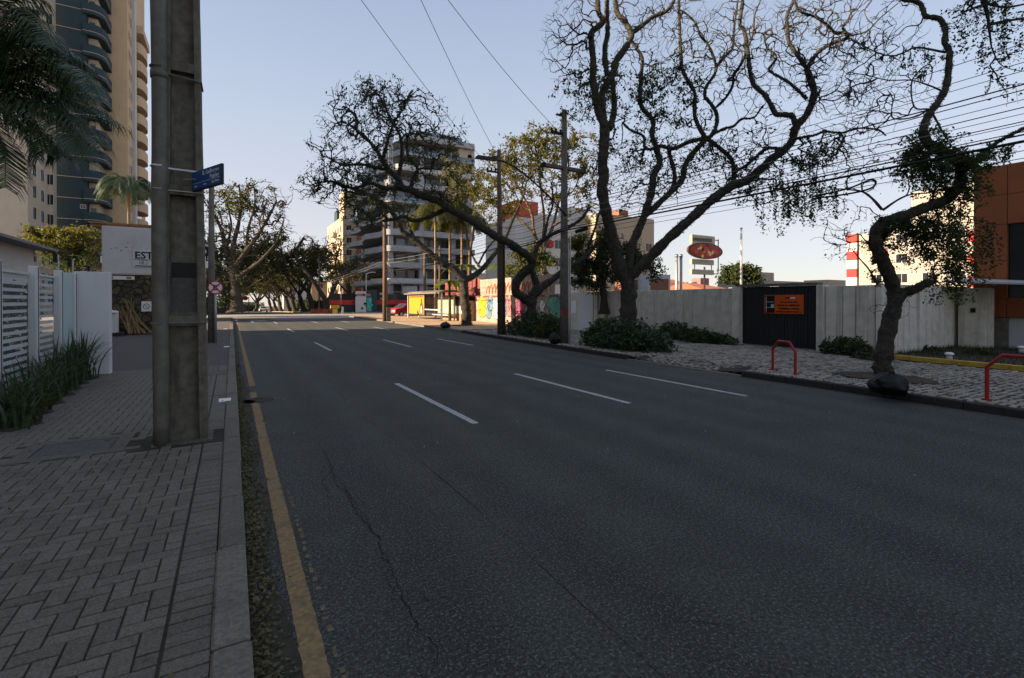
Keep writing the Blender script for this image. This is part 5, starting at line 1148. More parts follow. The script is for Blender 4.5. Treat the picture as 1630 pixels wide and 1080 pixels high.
# ---- leaning tree at right
D = 10.45; b0 = at(1410,606,d=D); base = V(b0.x,b0.y,SR)
T4l = [LP([(1409,612),(1406,590),(1407,565),(1413,527),(1421,495),(1427,470)],.185,.155),
 LP([(1426,474),(1419,449),(1410,427),(1401,405),(1393,385),(1400,360),(1419,350),(1448,341),(1478,329),(1506,318),(1526,298),(1530,276),(1523,258),(1497,240),(1479,230),(1469,213)],.155,.10,0,-.3),
 LP([(1469,215),(1472,197),(1482,178),(1493,163),(1504,144),(1509,120),(1511,96),(1511,81),(1504,68),(1505,48),(1497,32),(1487,28),(1473,26),(1469,15),(1461,4),(1434,-2),(1400,-20)],.085,.045,-.3,.4),
 LP([(1426,473),(1440,466),(1455,461),(1469,454),(1482,448)],.13,.09,0,-.4),
 LP([(1485,182),(1492,195),(1500,210),(1508,223)],.025,.018,-.2,-.4), LP([(1506,84),(1460,76),(1441,83),(1422,89),(1398,85),(1365,68)],.028,.01,.1,.9),
 LP([(1497,144),(1478,136),(1450,128),(1413,128),(1380,120),(1348,115)],.024,.009,0,.8), LP([(1478,174),(1460,185),(1434,190),(1419,185),(1421,159),(1413,144)],.024,.009,-.2,.5), LP([(1478,174),(1455,170),(1452,128),(1477,103),(1484,113),(1480,130)],.02,.01,-.2,-.5),
 LP([(1470,27),(1463,40),(1443,43),(1428,57),(1415,64)],.018,.008,.4,.8), LP([(1404,334),(1389,317),(1374,306),(1358,303),(1330,301),(1310,306)],.035,.01,-.1,.6), LP([(1397,454),(1383,429),(1369,413),(1356,397)],.028,.01,0,-.3),
 LP([(1405,335),(1430,318),(1450,310),(1475,308)],.03,.012,-.1,-.5), LP([(1530,280),(1560,250),(1590,225),(1640,200)],.05,.04,-.3,-.6), LP([(1440,466),(1420,480),(1405,505)],.02,.006,-.2,-.5), LP([(1402,400),(1370,385),(1340,390)],.02,.008,0,.3)]
T4c = [crown(1480,235,38,34,D-.2,.55,60,15,.031,'leaf_mid',.13), crown(1505,270,50,35,D-.2,.55,70,16,.031,'leaf_mid',.13), crown(1560,255,45,22,D-.3,.5,50,15,.031,'leaf_mid',.12), crown(1450,260,30,30,D-.1,.5,40,14,.031,'leaf_mid',.12), crown(1530,320,40,28,D-.3,.5,45,14,.031,'leaf_mid',.12),
 crown(1500,365,32,45,D-.3,.5,60,26,.028,'leaf_mid',.12,.7), crown(1540,370,22,50,D-.2,.5,45,24,.028,'leaf_dark',.12,.7), crown(1465,385,30,30,D-.2,.4,26,14,.026,'leaf_dark',.12,.4), crown(1503,455,18,18,D-.3,.3,14,14,.028,'leaf_mid',.09,.3), crown(1470,255,40,30,D-.2,.5,30,22,.03,'leaf_mid',.1,.45), crown(1520,270,45,30,D-.2,.5,34,22,.03,'leaf_mid',.1,.5), crown(1480,360,50,30,D-.2,.4,30,22,.03,'leaf_mid',.1,.5), crown(1520,430,30,30,D-.25,.4,26,22,.03,'leaf_mid',.1,.4), crown(1440,365,60,25,D-.1,.4,70,18,.03,'leaf_dark',.11), crown(1400,400,25,60,D,.3,50,14,.028,'leaf_dark',.09),
 crown(1390,160,60,60,D+.5,1.0,130,0,.03,'leaf_dark'), crown(1400,60,70,45,D+.7,.9,90,0,.03,'leaf_dark'), crown(1340,360,50,60,D+.3,.6,90,1,.028,'leaf_dark',.1), crown(1400,260,50,50,D+.2,.7,60,1,.028,'leaf_dark',.1), crown(1460,100,30,30,D+.2,.5,25,10,.03,'leaf_dark',.12), crown(1420,490,40,20,D-.3,.3,30,1,.02,'leaf_dark',.08)]
tree('street_tree','ivy-clad tree leaning right with a garbage bag at its foot',base,T4l,T4c,5,'tree','trees along the right kerb','bark',.0034,.14,dens=2.4,fuzz=(420,.028,'leaf_mid',False,.35),wig=.07,bulge=False)
# ---- tree out of frame at right whose crown hangs into the picture
D = 8.2; base = V(12.2,-2.6,SR)
tp = at(1600,-90,d=D); T5l = [([(base.x,base.y,SR),(base.x-.1,base.y+.2,1.5),(base.x-.5,base.y+.8,3.2),(base.x-1.0,base.y+1.6,5.0)],.24,.18), ([tuple(p) for p in catmull([(base.x-1.0,base.y+1.6,5.0),tuple(tp),tuple(at(1570,-30,d=D)),tuple(at(1567,5,d=D))],4)],.16,.05),
 LP([(1567,5),(1572,25),(1575,50),(1578,75)],.04,.012), LP([(1575,40),(1600,34),(1640,28)],.03,.02), LP([(1567,8),(1545,15),(1520,28)],.03,.008), LP([(1568,5),(1600,12),(1640,5)],.03,.015), LP([(1578,75),(1590,100),(1608,110),(1640,115)],.012,.006,0,.5)]
T5c = [crown(1570,20,45,30,D,.5,60,14,.026,'leaf_dark',.09,.4), crown(1582,70,22,35,D,.35,36,16,.026,'leaf_dark',.08,.45), crown(1555,10,40,20,D,.5,40,8,.026,'leaf_dark',.1), crown(1612,50,25,60,D,.5,30,5,.026,'leaf_dark',.1), crown(1605,140,25,25,D,.4,16,6,.03,'leaf_dark',.07), crown(1600,-40,60,30,D,.8,60,8,.026,'leaf_dark',.1)]
tree('street_tree','overhanging leafy branches of a tree beyond the right edge of the picture',base,T5l,T5c,6,'tree','trees along the right kerb','bark',.004,.14,wig=.14)
# ---- yellow-leaved trees behind the graffiti wall
D = 44; b0 = at(868,470,d=D)
TGl = [LP([(866,500),(866,440),(864,400)],.32,.26), LP([(864,402),(850,370),(846,340),(826,300),(806,270)],.2,.07,0,-1), LP([(864,402),(880,360),(890,320),(905,270),(900,230)],.2,.07,0,1), LP([(850,370),(820,345),(795,335),(775,310)],.14,.05,0,1), LP([(890,320),(915,300),(925,260)],.1,.05), LP([(864,400),(866,350),(862,310),(856,260),(850,225)],.18,.06), LP([(880,360),(905,345),(930,330)],.1,.05)]
TGc = [crown(850,235,50,35,D,4,170,22,.12,'leaf_gold',.45), crown(800,280,45,45,D,4,170,14,.12,'leaf_gold',.45), crown(900,240,50,55,D,4,190,16,.12,'leaf_gold',.45), crown(860,300,90,50,D,4,220,6,.10,'leaf_gold',.4), crown(780,330,40,40,D,3,100,12,.12,'leaf_gold',.45), crown(920,310,50,50,D,4,130,10,.12,'leaf_gold',.4)]
tree('garden_tree','golden leaved tree rising behind the graffiti wall',V(b0.x,b0.y,SR),TGl,TGc,7,'tree',None,'bark_pale',.022,.55,wig=.15)
D = 50; b0 = at(745,470,d=D)
TGl = [LP([(748,500),(747,440),(748,400)],.28,.22), LP([(748,402),(740,360),(728,320),(722,285)],.18,.06), LP([(748,400),(756,350),(752,310),(765,270)],.18,.06), LP([(740,360),(720,350),(705,335)],.1,.04)]
TGc = [crown(735,300,35,40,D,3,120,18,.13,'leaf_gold',.5), crown(765,300,30,40,D,3,90,14,.13,'leaf_mid',.5), crown(715,265,25,25,D,3,50,8,.11,'leaf_gold',.5)]
tree('garden_tree','sparse golden tree between the palms and the brown pole',V(b0.x,b0.y,SR),TGl,TGc,8,'tree',None,'bark_pale',.024,.6,wig=.15)
# dense dark tree behind the concrete wall
D = 24.5; b0 = at(950,470,d=D)
TGl = [LP([(962,500),(960,460),(958,430)],.2,.15), LP([(958,432),(930,410),(915,395)],.1,.04), LP([(958,432),(985,410),(1010,400)],.1,.04), LP([(958,430),(955,400),(950,380)],.1,.04)]
TGc = [crown(925,420,26,42,D,1.6,110,26,.07,'leaf_mid',.3), crown(985,410,45,40,D,1.6,150,26,.07,'leaf_dark',.3), crown(955,385,40,25,D,1.5,90,22,.07,'leaf_gold',.3), crown(950,445,45,22,D,1.4,90,24,.07,'leaf_dark',.3), crown(1030,430,22,25,D,1.2,50,20,.07,'leaf_dark',.3)]
tree('garden_tree','dense dark leafy tree just behind the concrete wall',V(b0.x,b0.y,SR),TGl,TGc,9,'tree',None,'bark',.018,.4)
D = 38; b0 = at(840,440,d=D)
TGl = [LP([(842,500),(842,460),(842,430)],.15,.1), LP([(842,432),(830,410)],.07,.03), LP([(842,432),(858,412)],.07,.03)]
TGc = [crown(822,430,22,28,D,1.8,70,26,.10,'leaf_gold',.45), crown(858,425,24,24,D,1.8,70,26,.10,'leaf_mid',.45), crown(838,405,20,18,D,1.5,50,22,.10,'leaf_gold',.45)]
tree('garden_tree','bushy yellow-green tree top peeping over the graffiti wall',V(b0.x,b0.y,SR),TGl,TGc,10,'tree')
# umbrella-shaped tree far right and tree behind the left car park
D = 70; b0 = at(1176,462,d=D)
TGl = [LP([(1177,475),(1177,455),(1176,445)],.4,.35), LP([(1176,447),(1160,435),(1150,430)],.2,.08), LP([(1176,447),(1192,436),(1202,432)],.2,.08)]
TGc = [crown(1160,445,16,14,D,2,60,30,.2,'leaf_mid',.6), crown(1185,438,20,16,D,2,80,30,.2,'leaf_mid',.6), crown(1172,428,18,10,D,2,60,26,.2,'leaf_mid',.6), crown(1200,450,12,10,D,2,40,26,.2,'leaf_dark',.6)]
tree('garden_tree','round green umbrella-shaped tree beyond the tiled roofs',V(b0.x,b0.y,0),TGl,TGc,11,'tree',None,'bark',.04,.8)
D = 48; b0 = at(115,440,d=D)
TGl = [LP([(115,480),(115,440),(112,420)],.3,.2), LP([(112,422),(90,400),(70,385)],.15,.05), LP([(112,422),(125,390),(130,370)],.15,.05), LP([(112,422),(145,405),(158,390)],.12,.05)]
TGc = [crown(85,385,40,26,D,3,140,26,.14,'leaf_gold',.5), crown(125,380,35,26,D,3,120,24,.14,'leaf_gold',.5), crown(115,415,48,20,D,3,120,22,.14,'leaf_mid',.5), crown(60,372,20,14,D,2,40,22,.14,'leaf_gold',.5)]
tree('garden_tree','yellow-green bushy tree behind the white fence and sign wall',V(b0.x,b0.y,0),TGl,TGc,12,'tree',None,'bark_pale',.03,.6)
D = 40; b0 = at(326,470,d=D)
TGl = [LP([(326,500),(326,470),(326,455)],.15,.1), LP([(326,456),(322,445)],.05,.03)]
tree('garden_tree','small bright bush between the two left poles',V(b0.x,b0.y,SL),TGl,[crown(326,450,14,18,D,1.2,60,26,.1,'leaf_gold',.35), crown(326,490,14,16,D,1.2,40,22,.1,'leaf_mid',.35)],13,'tree',None,'bark',.02,.4)
# ---- big spreading tree on the left beyond the crossing
D = 62; b0 = at(376,495,d=D); 
T6l = [LP([(378,497),(376,470),(374,445),(370,425)],.75,.6), LP([(372,428),(392,400),(410,375),(428,345),(440,320)],.42,.12,0,-1), LP([(371,426),(360,395),(352,365),(340,340),(330,320)],.42,.12,0,2), LP([(371,425),(372,390),(380,355),(384,320),(380,295)],.42,.12), LP([(375,445),(395,430),(415,415),(440,385),(452,350)],.36,.1,0,-2), LP([(374,450),(352,430),(338,405),(325,380)],.36,.1,0,2), LP([(392,400),(395,365),(405,330),(405,300)],.25,.08), LP([(360,395),(368,360),(362,325)],.22,.08), LP([(378,470),(400,455),(425,440)],.25,.06)]
T6c = [crown(370,315,45,28,D,5,210,6,.15,'leaf_gold',.6), crown(420,320,42,34,D,5,230,4,.14,'leaf_dry',.5), crown(340,350,30,45,D,5,160,4,.15,'leaf_mid',.6), crown(430,370,35,38,D,5,190,2,.12,'leaf_dry'), crown(385,370,50,45,D,5,220,2,.14,'leaf_dry',.5), crown(365,330,28,22,D,4,60,8,.16,'leaf_gold',.7), crown(365,440,36,36,D,3,120,10,.16,'leaf_dark',.6), crown(345,475,25,20,D,3,60,12,.16,'leaf_dark',.6)]
tree('street_tree','huge spreading tree on the left beyond the crossing',V(b0.x,b0.y,0),T6l,T6c,14,'tree',None,'bark',.028,.7,wig=.13)
# ---- forked tree at the far right corner
D = 78; b0 = at(519,494,d=D)
T7l = [LP([(519,497),(519,490),(519,484)],.6,.5), LP([(518,486),(515,473),(495,443),(476,420),(472,400),(480,385),(484,378)],.45,.2), LP([(478,418),(488,405),(496,395),(497,380)],.22,.1), LP([(520,486),(526,472),(538,447),(552,432),(575,425)],.45,.15), LP([(538,447),(534,420),(540,395)],.25,.1), LP([(526,470),(530,450),(524,425)],.2,.08)]
T7c = [crown(490,395,30,22,D,4,80,3,.16,'leaf_dry',.6), crown(540,400,30,30,D,4,90,5,.18,'leaf_mid',.7), crown(565,420,25,20,D,4,60,6,.18,'leaf_dark',.7), crown(470,400,18,15,D,3,40,2,.16,'leaf_dry',.6), crown(520,415,25,25,D,4,60,3,.18,'leaf_dry',.7)]
tree('street_tree','far dark tree with two crooked forks at the junction corner',V(b0.x,b0.y,0),T7l,T7c,15,'tree',None,'bark',.035,.8)
# ---- avenue trees far down the road: three built, the rest copied
def far_tree(seed, loc, label, lean, s=1.0):
    r = random.Random(seed); x, y, z = loc
    L0 = [((x,y,z),(x+lean*.5,y,z+1.5*s),(x+lean*.9,y,z+3*s))]; limbs = [(catmull(L0[0],3),.45*s,.36*s)]; cr = []
    for k in range(5):
        a = r.random()*6.28; e = (x+lean*2.2+math.cos(a)*4*s, y+math.sin(a)*4*s, z+r.uniform(7,10)*s); m_ = (x+lean*1.4+math.cos(a)*1.6*s, y+math.sin(a)*1.6*s, z+5*s)
        limbs.append((catmull([L0[0][2],m_,e],4),.26*s,.08*s)); cr.append((e,(3.2*s,3.2*s,2.2*s),55,14,.22,('leaf_gold','leaf_dry','leaf_mid','leaf_gold','leaf_mid')[k],.75))
    cr.append(((x+lean*1.5,y,z+8*s),(5*s,4.5*s,2.5*s),130,7,.2,'leaf_gold',.7))
    return tree('avenue_tree',label,(x,y,z),limbs,cr,seed,'tree','avenue trees far down the road','bark',.045,.9)
specs = [(12.6,92,-.9,21,'nearest avenue tree on the right behind the forked one'),(12.8,106,-1.1,22,'second avenue tree on the right far down the road'),(-1.6,84,1.0,23,'avenue tree just behind the huge left tree')]
protos = [far_tree(s, (x,y,gz(y)), lab, ln, 1.15) for x,y,ln,s,lab in specs]
for i, (x, y, k, lab) in enumerate(((12.6,120,0,'third avenue tree on the right far down the road'),(13,136,1,'fourth avenue tree on the right far down the road'),(12.5,155,0,'fifth avenue tree on the right far down the road'),(13,178,1,'last avenue tree on the right far down the road'),(-2,100,2,'second avenue tree on the left far down the road'),(-1.8,118,2,'third avenue tree on the left far down the road'),(-2,138,2,'fourth avenue tree on the left far down the road'),(-1.5,165,2,'last avenue tree on the left far down the road'),(24,112,0,'avenue tree set back behind the right row'),(-14,112,2,'avenue tree set back behind the left row'),(4,205,0,'tree closing the avenue at its left end'),(9,212,1,'tree closing the avenue at its right end'),(-4,222,2,'dense tree behind the end of the avenue'),(16,200,0,'tree at the right end of the avenue'),(-9,190,2,'tree at the left end of the avenue'),(1,182,1,'tree overhanging the far end of the road from the left'),(7,190,2,'tree overhanging the far end of the road'),(11,172,0,'tree overhanging the far end of the road from the right'))):
    c = copy_tree(protos[k]); c.location = (x,y,gz(y)); c.rotation_euler = (0,0,0 if i%2 else .35*(i%3-1)); c.scale = (1,1,1.0+.12*((i*7)%5-2)/2); c['label'] = lab
# ---- palms
def frond(mb, pts, n_, ll, w, droop, seed):
    r = random.Random(seed); P = [Vector(p[:3]) for p in catmull(pts, 8)]; m_ = len(P)
    mb.tube(P, [.028*(1-.85*i/m_) for i in range(m_)], 4, False, 0)
    for k in range(n_):
        f = .10 + .9*k/n_; i = min(m_-2, int(f*(m_-1))); p = P[i].lerp(P[i+1], f*(m_-1)-i); t = (P[i+1]-P[i]).normalized(); sd = t.cross(V(0,0,1)); sd = sd.normalized() if sd.length > .01 else V(1,0,0)
        for s in (-1,1):
            L_ = ll*(math.sin(math.pi*(.12+.80*f))**.6)*r.uniform(.85,1.1); d_ = (sd*s*.85 + t*.55 + V(0,0,.15)).normalized(); wv_ = t*w
            dr = droop*r.uniform(.55,1.25); e = p + d_*L_*.55 + V(0,0,-dr*L_*.25); e2 = p + d_*L_*.8 + V(r.uniform(-.04,.04)*L_,r.uniform(-.04,.04)*L_,-dr*L_*.75)
            mb.add([p-wv_*.5,p+wv_*.5,e+wv_*.5,e-wv_*.5,e2], [(0,1,2,3),(3,2,4)], 1)
def palm(label, base, top, fr, r0, ll, w, leaf, trunkm, seed, droop=.9, group=None, nlf=54):
    t = thing('palm_tree', base, label, 'palm', group); q = MB(); N = 24
    q.tube([Vector(base).lerp(Vector(top), i/N) for i in range(N+1)], [r0*(1-.3*i/N)*(1.06 if i%2 else .97) for i in range(N+1)], 10); q.build('trunk', trunkm, t, True)
    for i, pts in enumerate(fr): q = MB(); frond(q, pts, int(nlf), ll, w, droop, seed+i); q.build('frond', [leaf if i % 9 else 'dry_frond', leaf], t)
    return t
def auto_fronds(top, n_, L_, seed, up=.6):
    r = random.Random(seed); out = []; top = Vector(top)
    for i in range(n_):
        a = i*2.4+r.uniform(-.3,.3); e = r.uniform(-.35,1)*up; d_ = V(math.cos(a),math.sin(a),0); l_ = L_*r.uniform(.85,1.1)
        out.append([top, top+d_*l_*.4+V(0,0,l_*(.25+.35*e)), top+d_*l_*.8+V(0,0,l_*(.02+.35*e)), top+d_*l_+V(0,0,l_*(-.35+.3*e))])
    return out
D = 10.5; top = at(-28,150,d=D)
def pf(tr, dd): return [tuple(at(x,y,d=D+dd*i/(len(tr)-1))) for i, (x,y) in enumerate(tr)]
fr = [pf(t, dd) for t, dd in (([(-28,150),(0,36),(35,15),(70,40),(86,75)],-.6), ([(-28,150),(20,112),(75,98),(130,112),(165,165)],-.4), ([(-28,150),(0,152),(74,146),(130,163),(194,200)],.2), ([(-28,150),(20,160),(65,176),(105,205),(146,262)],-.8),
 ([(-28,150),(10,95),(50,70),(105,78),(150,110)],.8), ([(-28,150),(-10,165),(20,185),(45,215),(60,255)],.6), ([(-28,150),(10,120),(60,105),(100,115),(118,150)],1.0), ([(-28,150),(-10,60),(15,20),(40,12),(62,20)],1.0), ([(-28,150),(-20,190),(0,220),(8,250),(8,300)],-.3), ([(-28,150),(-20,30),(-5,-10),(30,-20),(60,-8)],-.3), ([(-28,150),(20,135),(60,140),(110,175),(135,225)],.9), ([(-28,150),(10,165),(50,195),(85,230),(100,250)],1.2), ([(-28,150),(-60,60),(-80,10),(-110,40)],0), ([(-28,150),(-80,150),(-130,180),(-160,230)],0), ([(-28,150),(0,80),(40,40),(75,55),(110,95)],.3), ([(-28,150),(15,130),(65,120),(120,135),(172,182)],-.2), ([(-28,150),(10,70),(45,50),(85,60),(125,92)],.5), ([(-28,150),(5,110),(50,88),(100,95),(140,135)],-.5), ([(-28,150),(15,155),(60,160),(110,185),(150,228)],.4), ([(-28,150),(-8,100),(15,60),(45,50),(70,70)],-.7), ([(-28,150),(0,150),(35,170),(60,205),(75,245)],-.4), ([(-28,150),(10,150),(70,165),(125,190),(165,235)],-.6))]
palm('large palm with arching dark fronds at the upper left edge', V(top.x-.1,top.y,SL), top, fr, .17, .76, .029, 'palm_leaf','palm_trunk', 60, 1.0, None, 70)
top = at(205,305,d=44); palm('smaller palm in front of the beige tower left of the big pole', V(top.x,top.y,0), top, auto_fronds(top,46,2.3,70,1.0), .15,.6,.032,'leaf_hedge','palm_trunk',80)
for i, (px, py, dd, lab) in enumerate(((693,345,49,'left palm of three behind the rusty hoarding'),(716,338,51,'middle palm of three behind the rusty hoarding'),(735,352,53,'right palm of three behind the rusty hoarding'))):
    top = at(px,py,d=dd); palm(lab, V(top.x,top.y,SR), top, auto_fronds(top,18,3.2,90+i,.45), .14,.9,.06,'palm_gold','palm_trunk',110+20*i,1.0,'palms behind the bus stop')
# banana plants
for i, (px, py, dd, hh, lab) in enumerate(((716,450,39,3.6,'banana plant with bright leaves behind the bus-stop tree'),(735,425,42,4.5,'taller banana plant behind the bus-stop tree'),(800,425,42,4.5,'banana plant above the graffiti wall'))):
    b_ = at(px,480,d=dd); t = thing('banana_plant', V(b_.x,b_.y,SR), lab, 'plant'); tp = at(px,py,d=dd); MB().tube([(b_.x,b_.y,SR),(tp.x,tp.y,tp.z)],[.14,.08],8).build('stem','palm_gold',t); r_ = random.Random(i)
    for k in range(9):
        a = k*.75+r_.random(); L_ = r_.uniform(1.2,2.0); d_ = V(math.cos(a),math.sin(a),0); sd = V(-d_.y,d_.x,0); vs = []
        for s in range(7): f = s/6; c_ = tp + d_*L_*f + V(0,0,L_*(.55*f-.95*f*f)); w = .24*math.sin(math.pi*(.08+.9*f)); vs += [c_+sd*w+V(0,0,.05), c_, c_-sd*w+V(0,0,.05)]
        q = MB(); q.add(vs,[(3*s+j,3*s+j+1,3*s+j+4,3*s+j+3) for s in range(6) for j in (0,1)]); q.build('leaf','banana',t)
# ---- hedges and shrubs
def shrub(label, parts, n_, size, matn, seed, name='hedge', cat='hedge', flat=0.0):
    R = np.random.default_rng(seed); c0 = parts[0][0]; t = thing(name, V(c0[0],c0[1],parts[0][3]), label, cat); pts = []
    tot = sum(p[1]*p[2] for p in parts)
    q = MB(); rr = random.Random(seed)
    for (c, rx, rz, zb, ry) in [(p[0],p[1],p[2],p[3],p[4] if len(p)>4 else p[1]) for p in parts]:
        k_ = int(n_*rx*rz/tot); v = R.normal(size=(k_,3)); v /= np.linalg.norm(v,axis=1)[:,None]; v *= (R.random((k_,1))**.22)*(1+.10*np.sin(v[:,:1]*9+seed)+.08*np.sin(v[:,1:2]*11)+.08*np.sin(v[:,2:3]*8))
        p = v*np.array([rx,ry,rz])+np.array([c[0],c[1],zb+rz*.25]); p = p[p[:,2] > zb+.01]; pts.append(p)
        for i in range(14): a = rr.random()*6.28; q.tube([(c[0]+rr.uniform(-.1,.1),c[1]+rr.uniform(-.1,.1),zb),(c[0]+math.cos(a)*rx*.5,c[1]+math.sin(a)*ry*.5,zb+rz*.6),(c[0]+math.cos(a)*rx*.85,c[1]+math.sin(a)*ry*.85,zb+rz*rr.uniform(.5,1))],[.02,.012,.006],4,False)
    q.build('stems','bark',t); 
    A = np.concatenate(pts); cen = A.mean(0); f = np.array([1+.16*mnoise.noise(Vector(p)*1.5)+.12*mnoise.noise(Vector(p)*4.1) for p in A])[:,None]; A = cen+(A-cen)*f; A[:,2] = np.maximum(A[:,2], parts[0][3]+.015)
    k1 = int(len(A)*.8); leaf_cloud(A[:k1], size, 'foliage', matn, t, .2, seed, .6); leaf_cloud(A[k1:]+np.array([0,0,.04]), size*1.15, 'young_foliage', 'leaf_mid', t, .2, seed+1, .5); return t
c = at(985,553,Z=SR)
shrub('large round clipped hedge around the tallest tree', [((11.75,12.6),1.15,.78,SR,1.45),((11.55,11.5),.85,.62,SR,.85),((12.0,13.7),.9,.72,SR,.8)], 15000, .055, 'leaf_hedge', 31)
a = at(1075,540,Z=SR); shrub('low shrub at the foot of the wall beside the round hedge', [((a.x,a.y),.7,.55,SR,.9),((15.6,12.6),.5,.42,SR,.7)], 5000, .05, 'leaf_hedge', 32, 'shrub', 'shrub')
a = at(1130,548,Z=SR); shrub('straggling shrub along the wall just left of the gate', [((15.9,a.y+.2),.42,.32,SR,1.0)], 2600, .045, 'leaf_hedge', 33, 'shrub', 'shrub')
a = at(1345,566,Z=SR); shrub('dark low shrub at the wall just right of the gate', [((16.0,a.y+.1),.4,.40,SR,.75)], 3000, .045, 'leaf_hedge', 34, 'shrub', 'shrub')
shrub('hedge behind the garbage bag at the foot of the looped tree', [((12.2,18.4),.95,.85,SR,1.2),((12.2,19.9),.95,.8,SR,1.0),((11.9,17.2),.7,.7,SR,.7)], 9000, .06, 'leaf_hedge', 35)
for i, (px, py, s) in enumerate(((1385,572,.3),(1480,560,.25),(1560,566,.28))):
    a = at(px, py, Z=SR); shrub(('weedy tuft against the leaning tree','low weeds at the base of the set-back wall','grass tuft between the path lights')[i], [((a.x,a.y),s*1.4,s*.5,SR,s*1.5)], 700, .04, 'lawn', 36+i, 'weeds', 'weeds')
# row of low shrubs before the left and right far houses

for i, (x, y, L_, w, h, lab) in enumerate(((-4,92,9,3,2.4,'dark shrubbery under the left avenue trees'),(-4.5,125,16,3,3,'dark shrubbery further along under the left avenue trees'),(15.5,98,8,3,2.2,'dark shrubbery under the right avenue trees'),(16,130,16,3,3,'dark shrubbery further along under the right avenue trees'),(4,232,3,16,4,'dark wood closing the end of the avenue'))):
    R = np.random.default_rng(i+300); n_ = 9000; p = R.random((n_,3)); p = np.stack([x-w/2+w*p[:,0], y-L_+2*L_*p[:,1], gz(y)+h*p[:,2]*(.7+.3*np.sin(p[:,1]*17+p[:,0]*9))],1); tag(leaf_cloud(p,.22,'shrubbery','leaf_dark',None,0,i), lab, 'shrubs', kind='stuff')
# ================================================================ FAR BUILDINGS
# building under construction
CX = at(615,430,Y=80).x; CYf = 80.0
cs = thing('building_site', (CX+12,90,0), 'white concrete apartment block under construction with stacked balconies', 'building')
x1 = at(757,300,Y=CYf).x; FLH = 2.75; NF = 10
MB().box(CX+2.2,CYf+2.2,0,x1-.5,CYf+26,NF*FLH+1.5).build('core','pole_far',cs)
for k in range(1, NF+1):
    z = 2.0 + k*FLH; dx = 0 if k < 8 else (k-7)*1.2; xl = CX + dx
    q = MB()
    edge = [(xl-.6+.9*math.sin(t*1.9+k), CYf+26-t*4.2) for t in range(6)] + [(xl+.1,CYf+1.0),(xl+.9,CYf+.1),(xl+2,CYf-.2),(xl+8,CYf+.3+.4*math.sin(k)),(x1-.4,CYf-.1),(x1,CYf+.4),(x1,CYf+26)]
    q.prism(edge,z-.18,z+.06); sl_ = q.build('floor_slab','site_concrete',cs)
    n_ = len(edge)-1; q = MB(); q.add([(x,y,zz) for zz in (z+.06,z+.8) for x,y in edge[:-1]]+[(x+.1,y+.1,zz) for zz in (z+.06,z+.8) for x,y in edge[:-1]], [(i,i+1,n_+i+1,n_+i) for i in range(n_-1)]+[(n_+i,n_+i+1,3*n_+i+1,3*n_+i) for i in range(n_-1)]+[(2*n_+i+1,2*n_+i,3*n_+i,3*n_+i+1) for i in range(n_-1)])
    if k % 3 != 0 or k < 4: q.build('parapet','off_white' if k in (1,8) else 'site_concrete',sl_)
    else: q.build('glass_parapet','window_blue',sl_)
    for j in range(6): xx = CX+2.3+dx + (x1-CX-4-dx)*j/6; MB().box(xx, CYf+2.12, z+.1, xx+1.5, CYf+2.19, z+2.2).build('window','window_dark' if (j+k)%3 else 'window_blue',cs)
    for j in range(5): yy = CYf+3+j*4.4; MB().box(CX+2.12,yy,z+.1,CX+2.19,yy+2.4,z+2.2).build('window','window_dark',cs)
for j, xx in enumerate((CX+.6, CX+6, CX+12, x1-1.2)): MB().box(xx,CYf+.8,0,xx+.8,CYf+1.6,NF*FLH+1).build('column','site_concrete',cs)
MB().box(CX+3,CYf+.5,0,CX+5.5,CYf+1.4,4.3).build('white_pier','off_white',cs)
for j in range(5): MB().box(CX+7+j*2.6,CYf+.9,1.0,CX+9.4+j*2.6,CYf+1.0,4.2).build('shop_window','window_dark',cs)
for j in range(9): MB().cyl(CX+.2+j*2.2,CYf-.7,0,4.8,.05,n=6).build('scaffold_post','steel',cs)
for z in (1.6,3.2,4.7): MB().tube([(CX-.2,CYf-.7,z),(CX+18,CYf-.7,z)],.05,6).build('scaffold_rail','steel',cs)
MB().box(CX+9,CYf+6,NF*FLH+2.0,x1-2,CYf+18,NF*FLH+5.2).build('roof_house','beige_pale',cs)
MB().box(x1-3,CYf+.8,NF*FLH-3,x1+.2,CYf+5,NF*FLH+2.4).build('roof_corner','beige_pale',cs)
# site hoarding
ho = thing('site_hoarding', (18,71,0), 'dark site hoarding with a red stripe along the far corner', 'hoarding')
for i in range(14): 
    xx = 11.8 + i*1.6; MB().box(xx,71.4,.1,xx+1.56,71.5,1.2).build('panel','dark_metal',ho); MB().box(xx,71.38,1.2,xx+1.56,71.48,1.85).build('panel','hoarding_red',ho); MB().box(xx,71.4,1.85,xx+1.56,71.5,2.75).build('panel','window_dark' if i%2 else 'dark_metal',ho)
mu = thing('painted_hoarding', (16,70.9,0), 'white and teal painted panel hoarding in front of the site', 'hoarding')
xa, xb, xc = at(566,490,Y=70.9).x, at(583,490,Y=70.9).x, at(600,490,Y=70.9).x
MB().box(xa,70.9,.1,xb,71.0,3.1).build('white_panel','off_white',mu); MB().box(xb+.02,70.9,.1,xc,71.0,3.3).build('grey_panel','slate',mu); MB().box(xb+.1,70.86,.2,xb+.75,70.89,2.2).build('teal_field','teal',mu); MB().box(xa+.1,70.87,2.4,xb+.6,70.89,2.75).build('pink_field','gr_pink',mu)
r_ = random.Random(2)
for i in range(12): x = r_.uniform(xa-.4,xc+.6); z = r_.uniform(.3,2.9); s = r_.uniform(.08,.22); MB().disc((x,70.85,z),(1,0,0),(0,0,1),s,s,.01,10).build('painted_spot','black' if x < xb else ('off_white' if i%2 else 'teal'),mu)
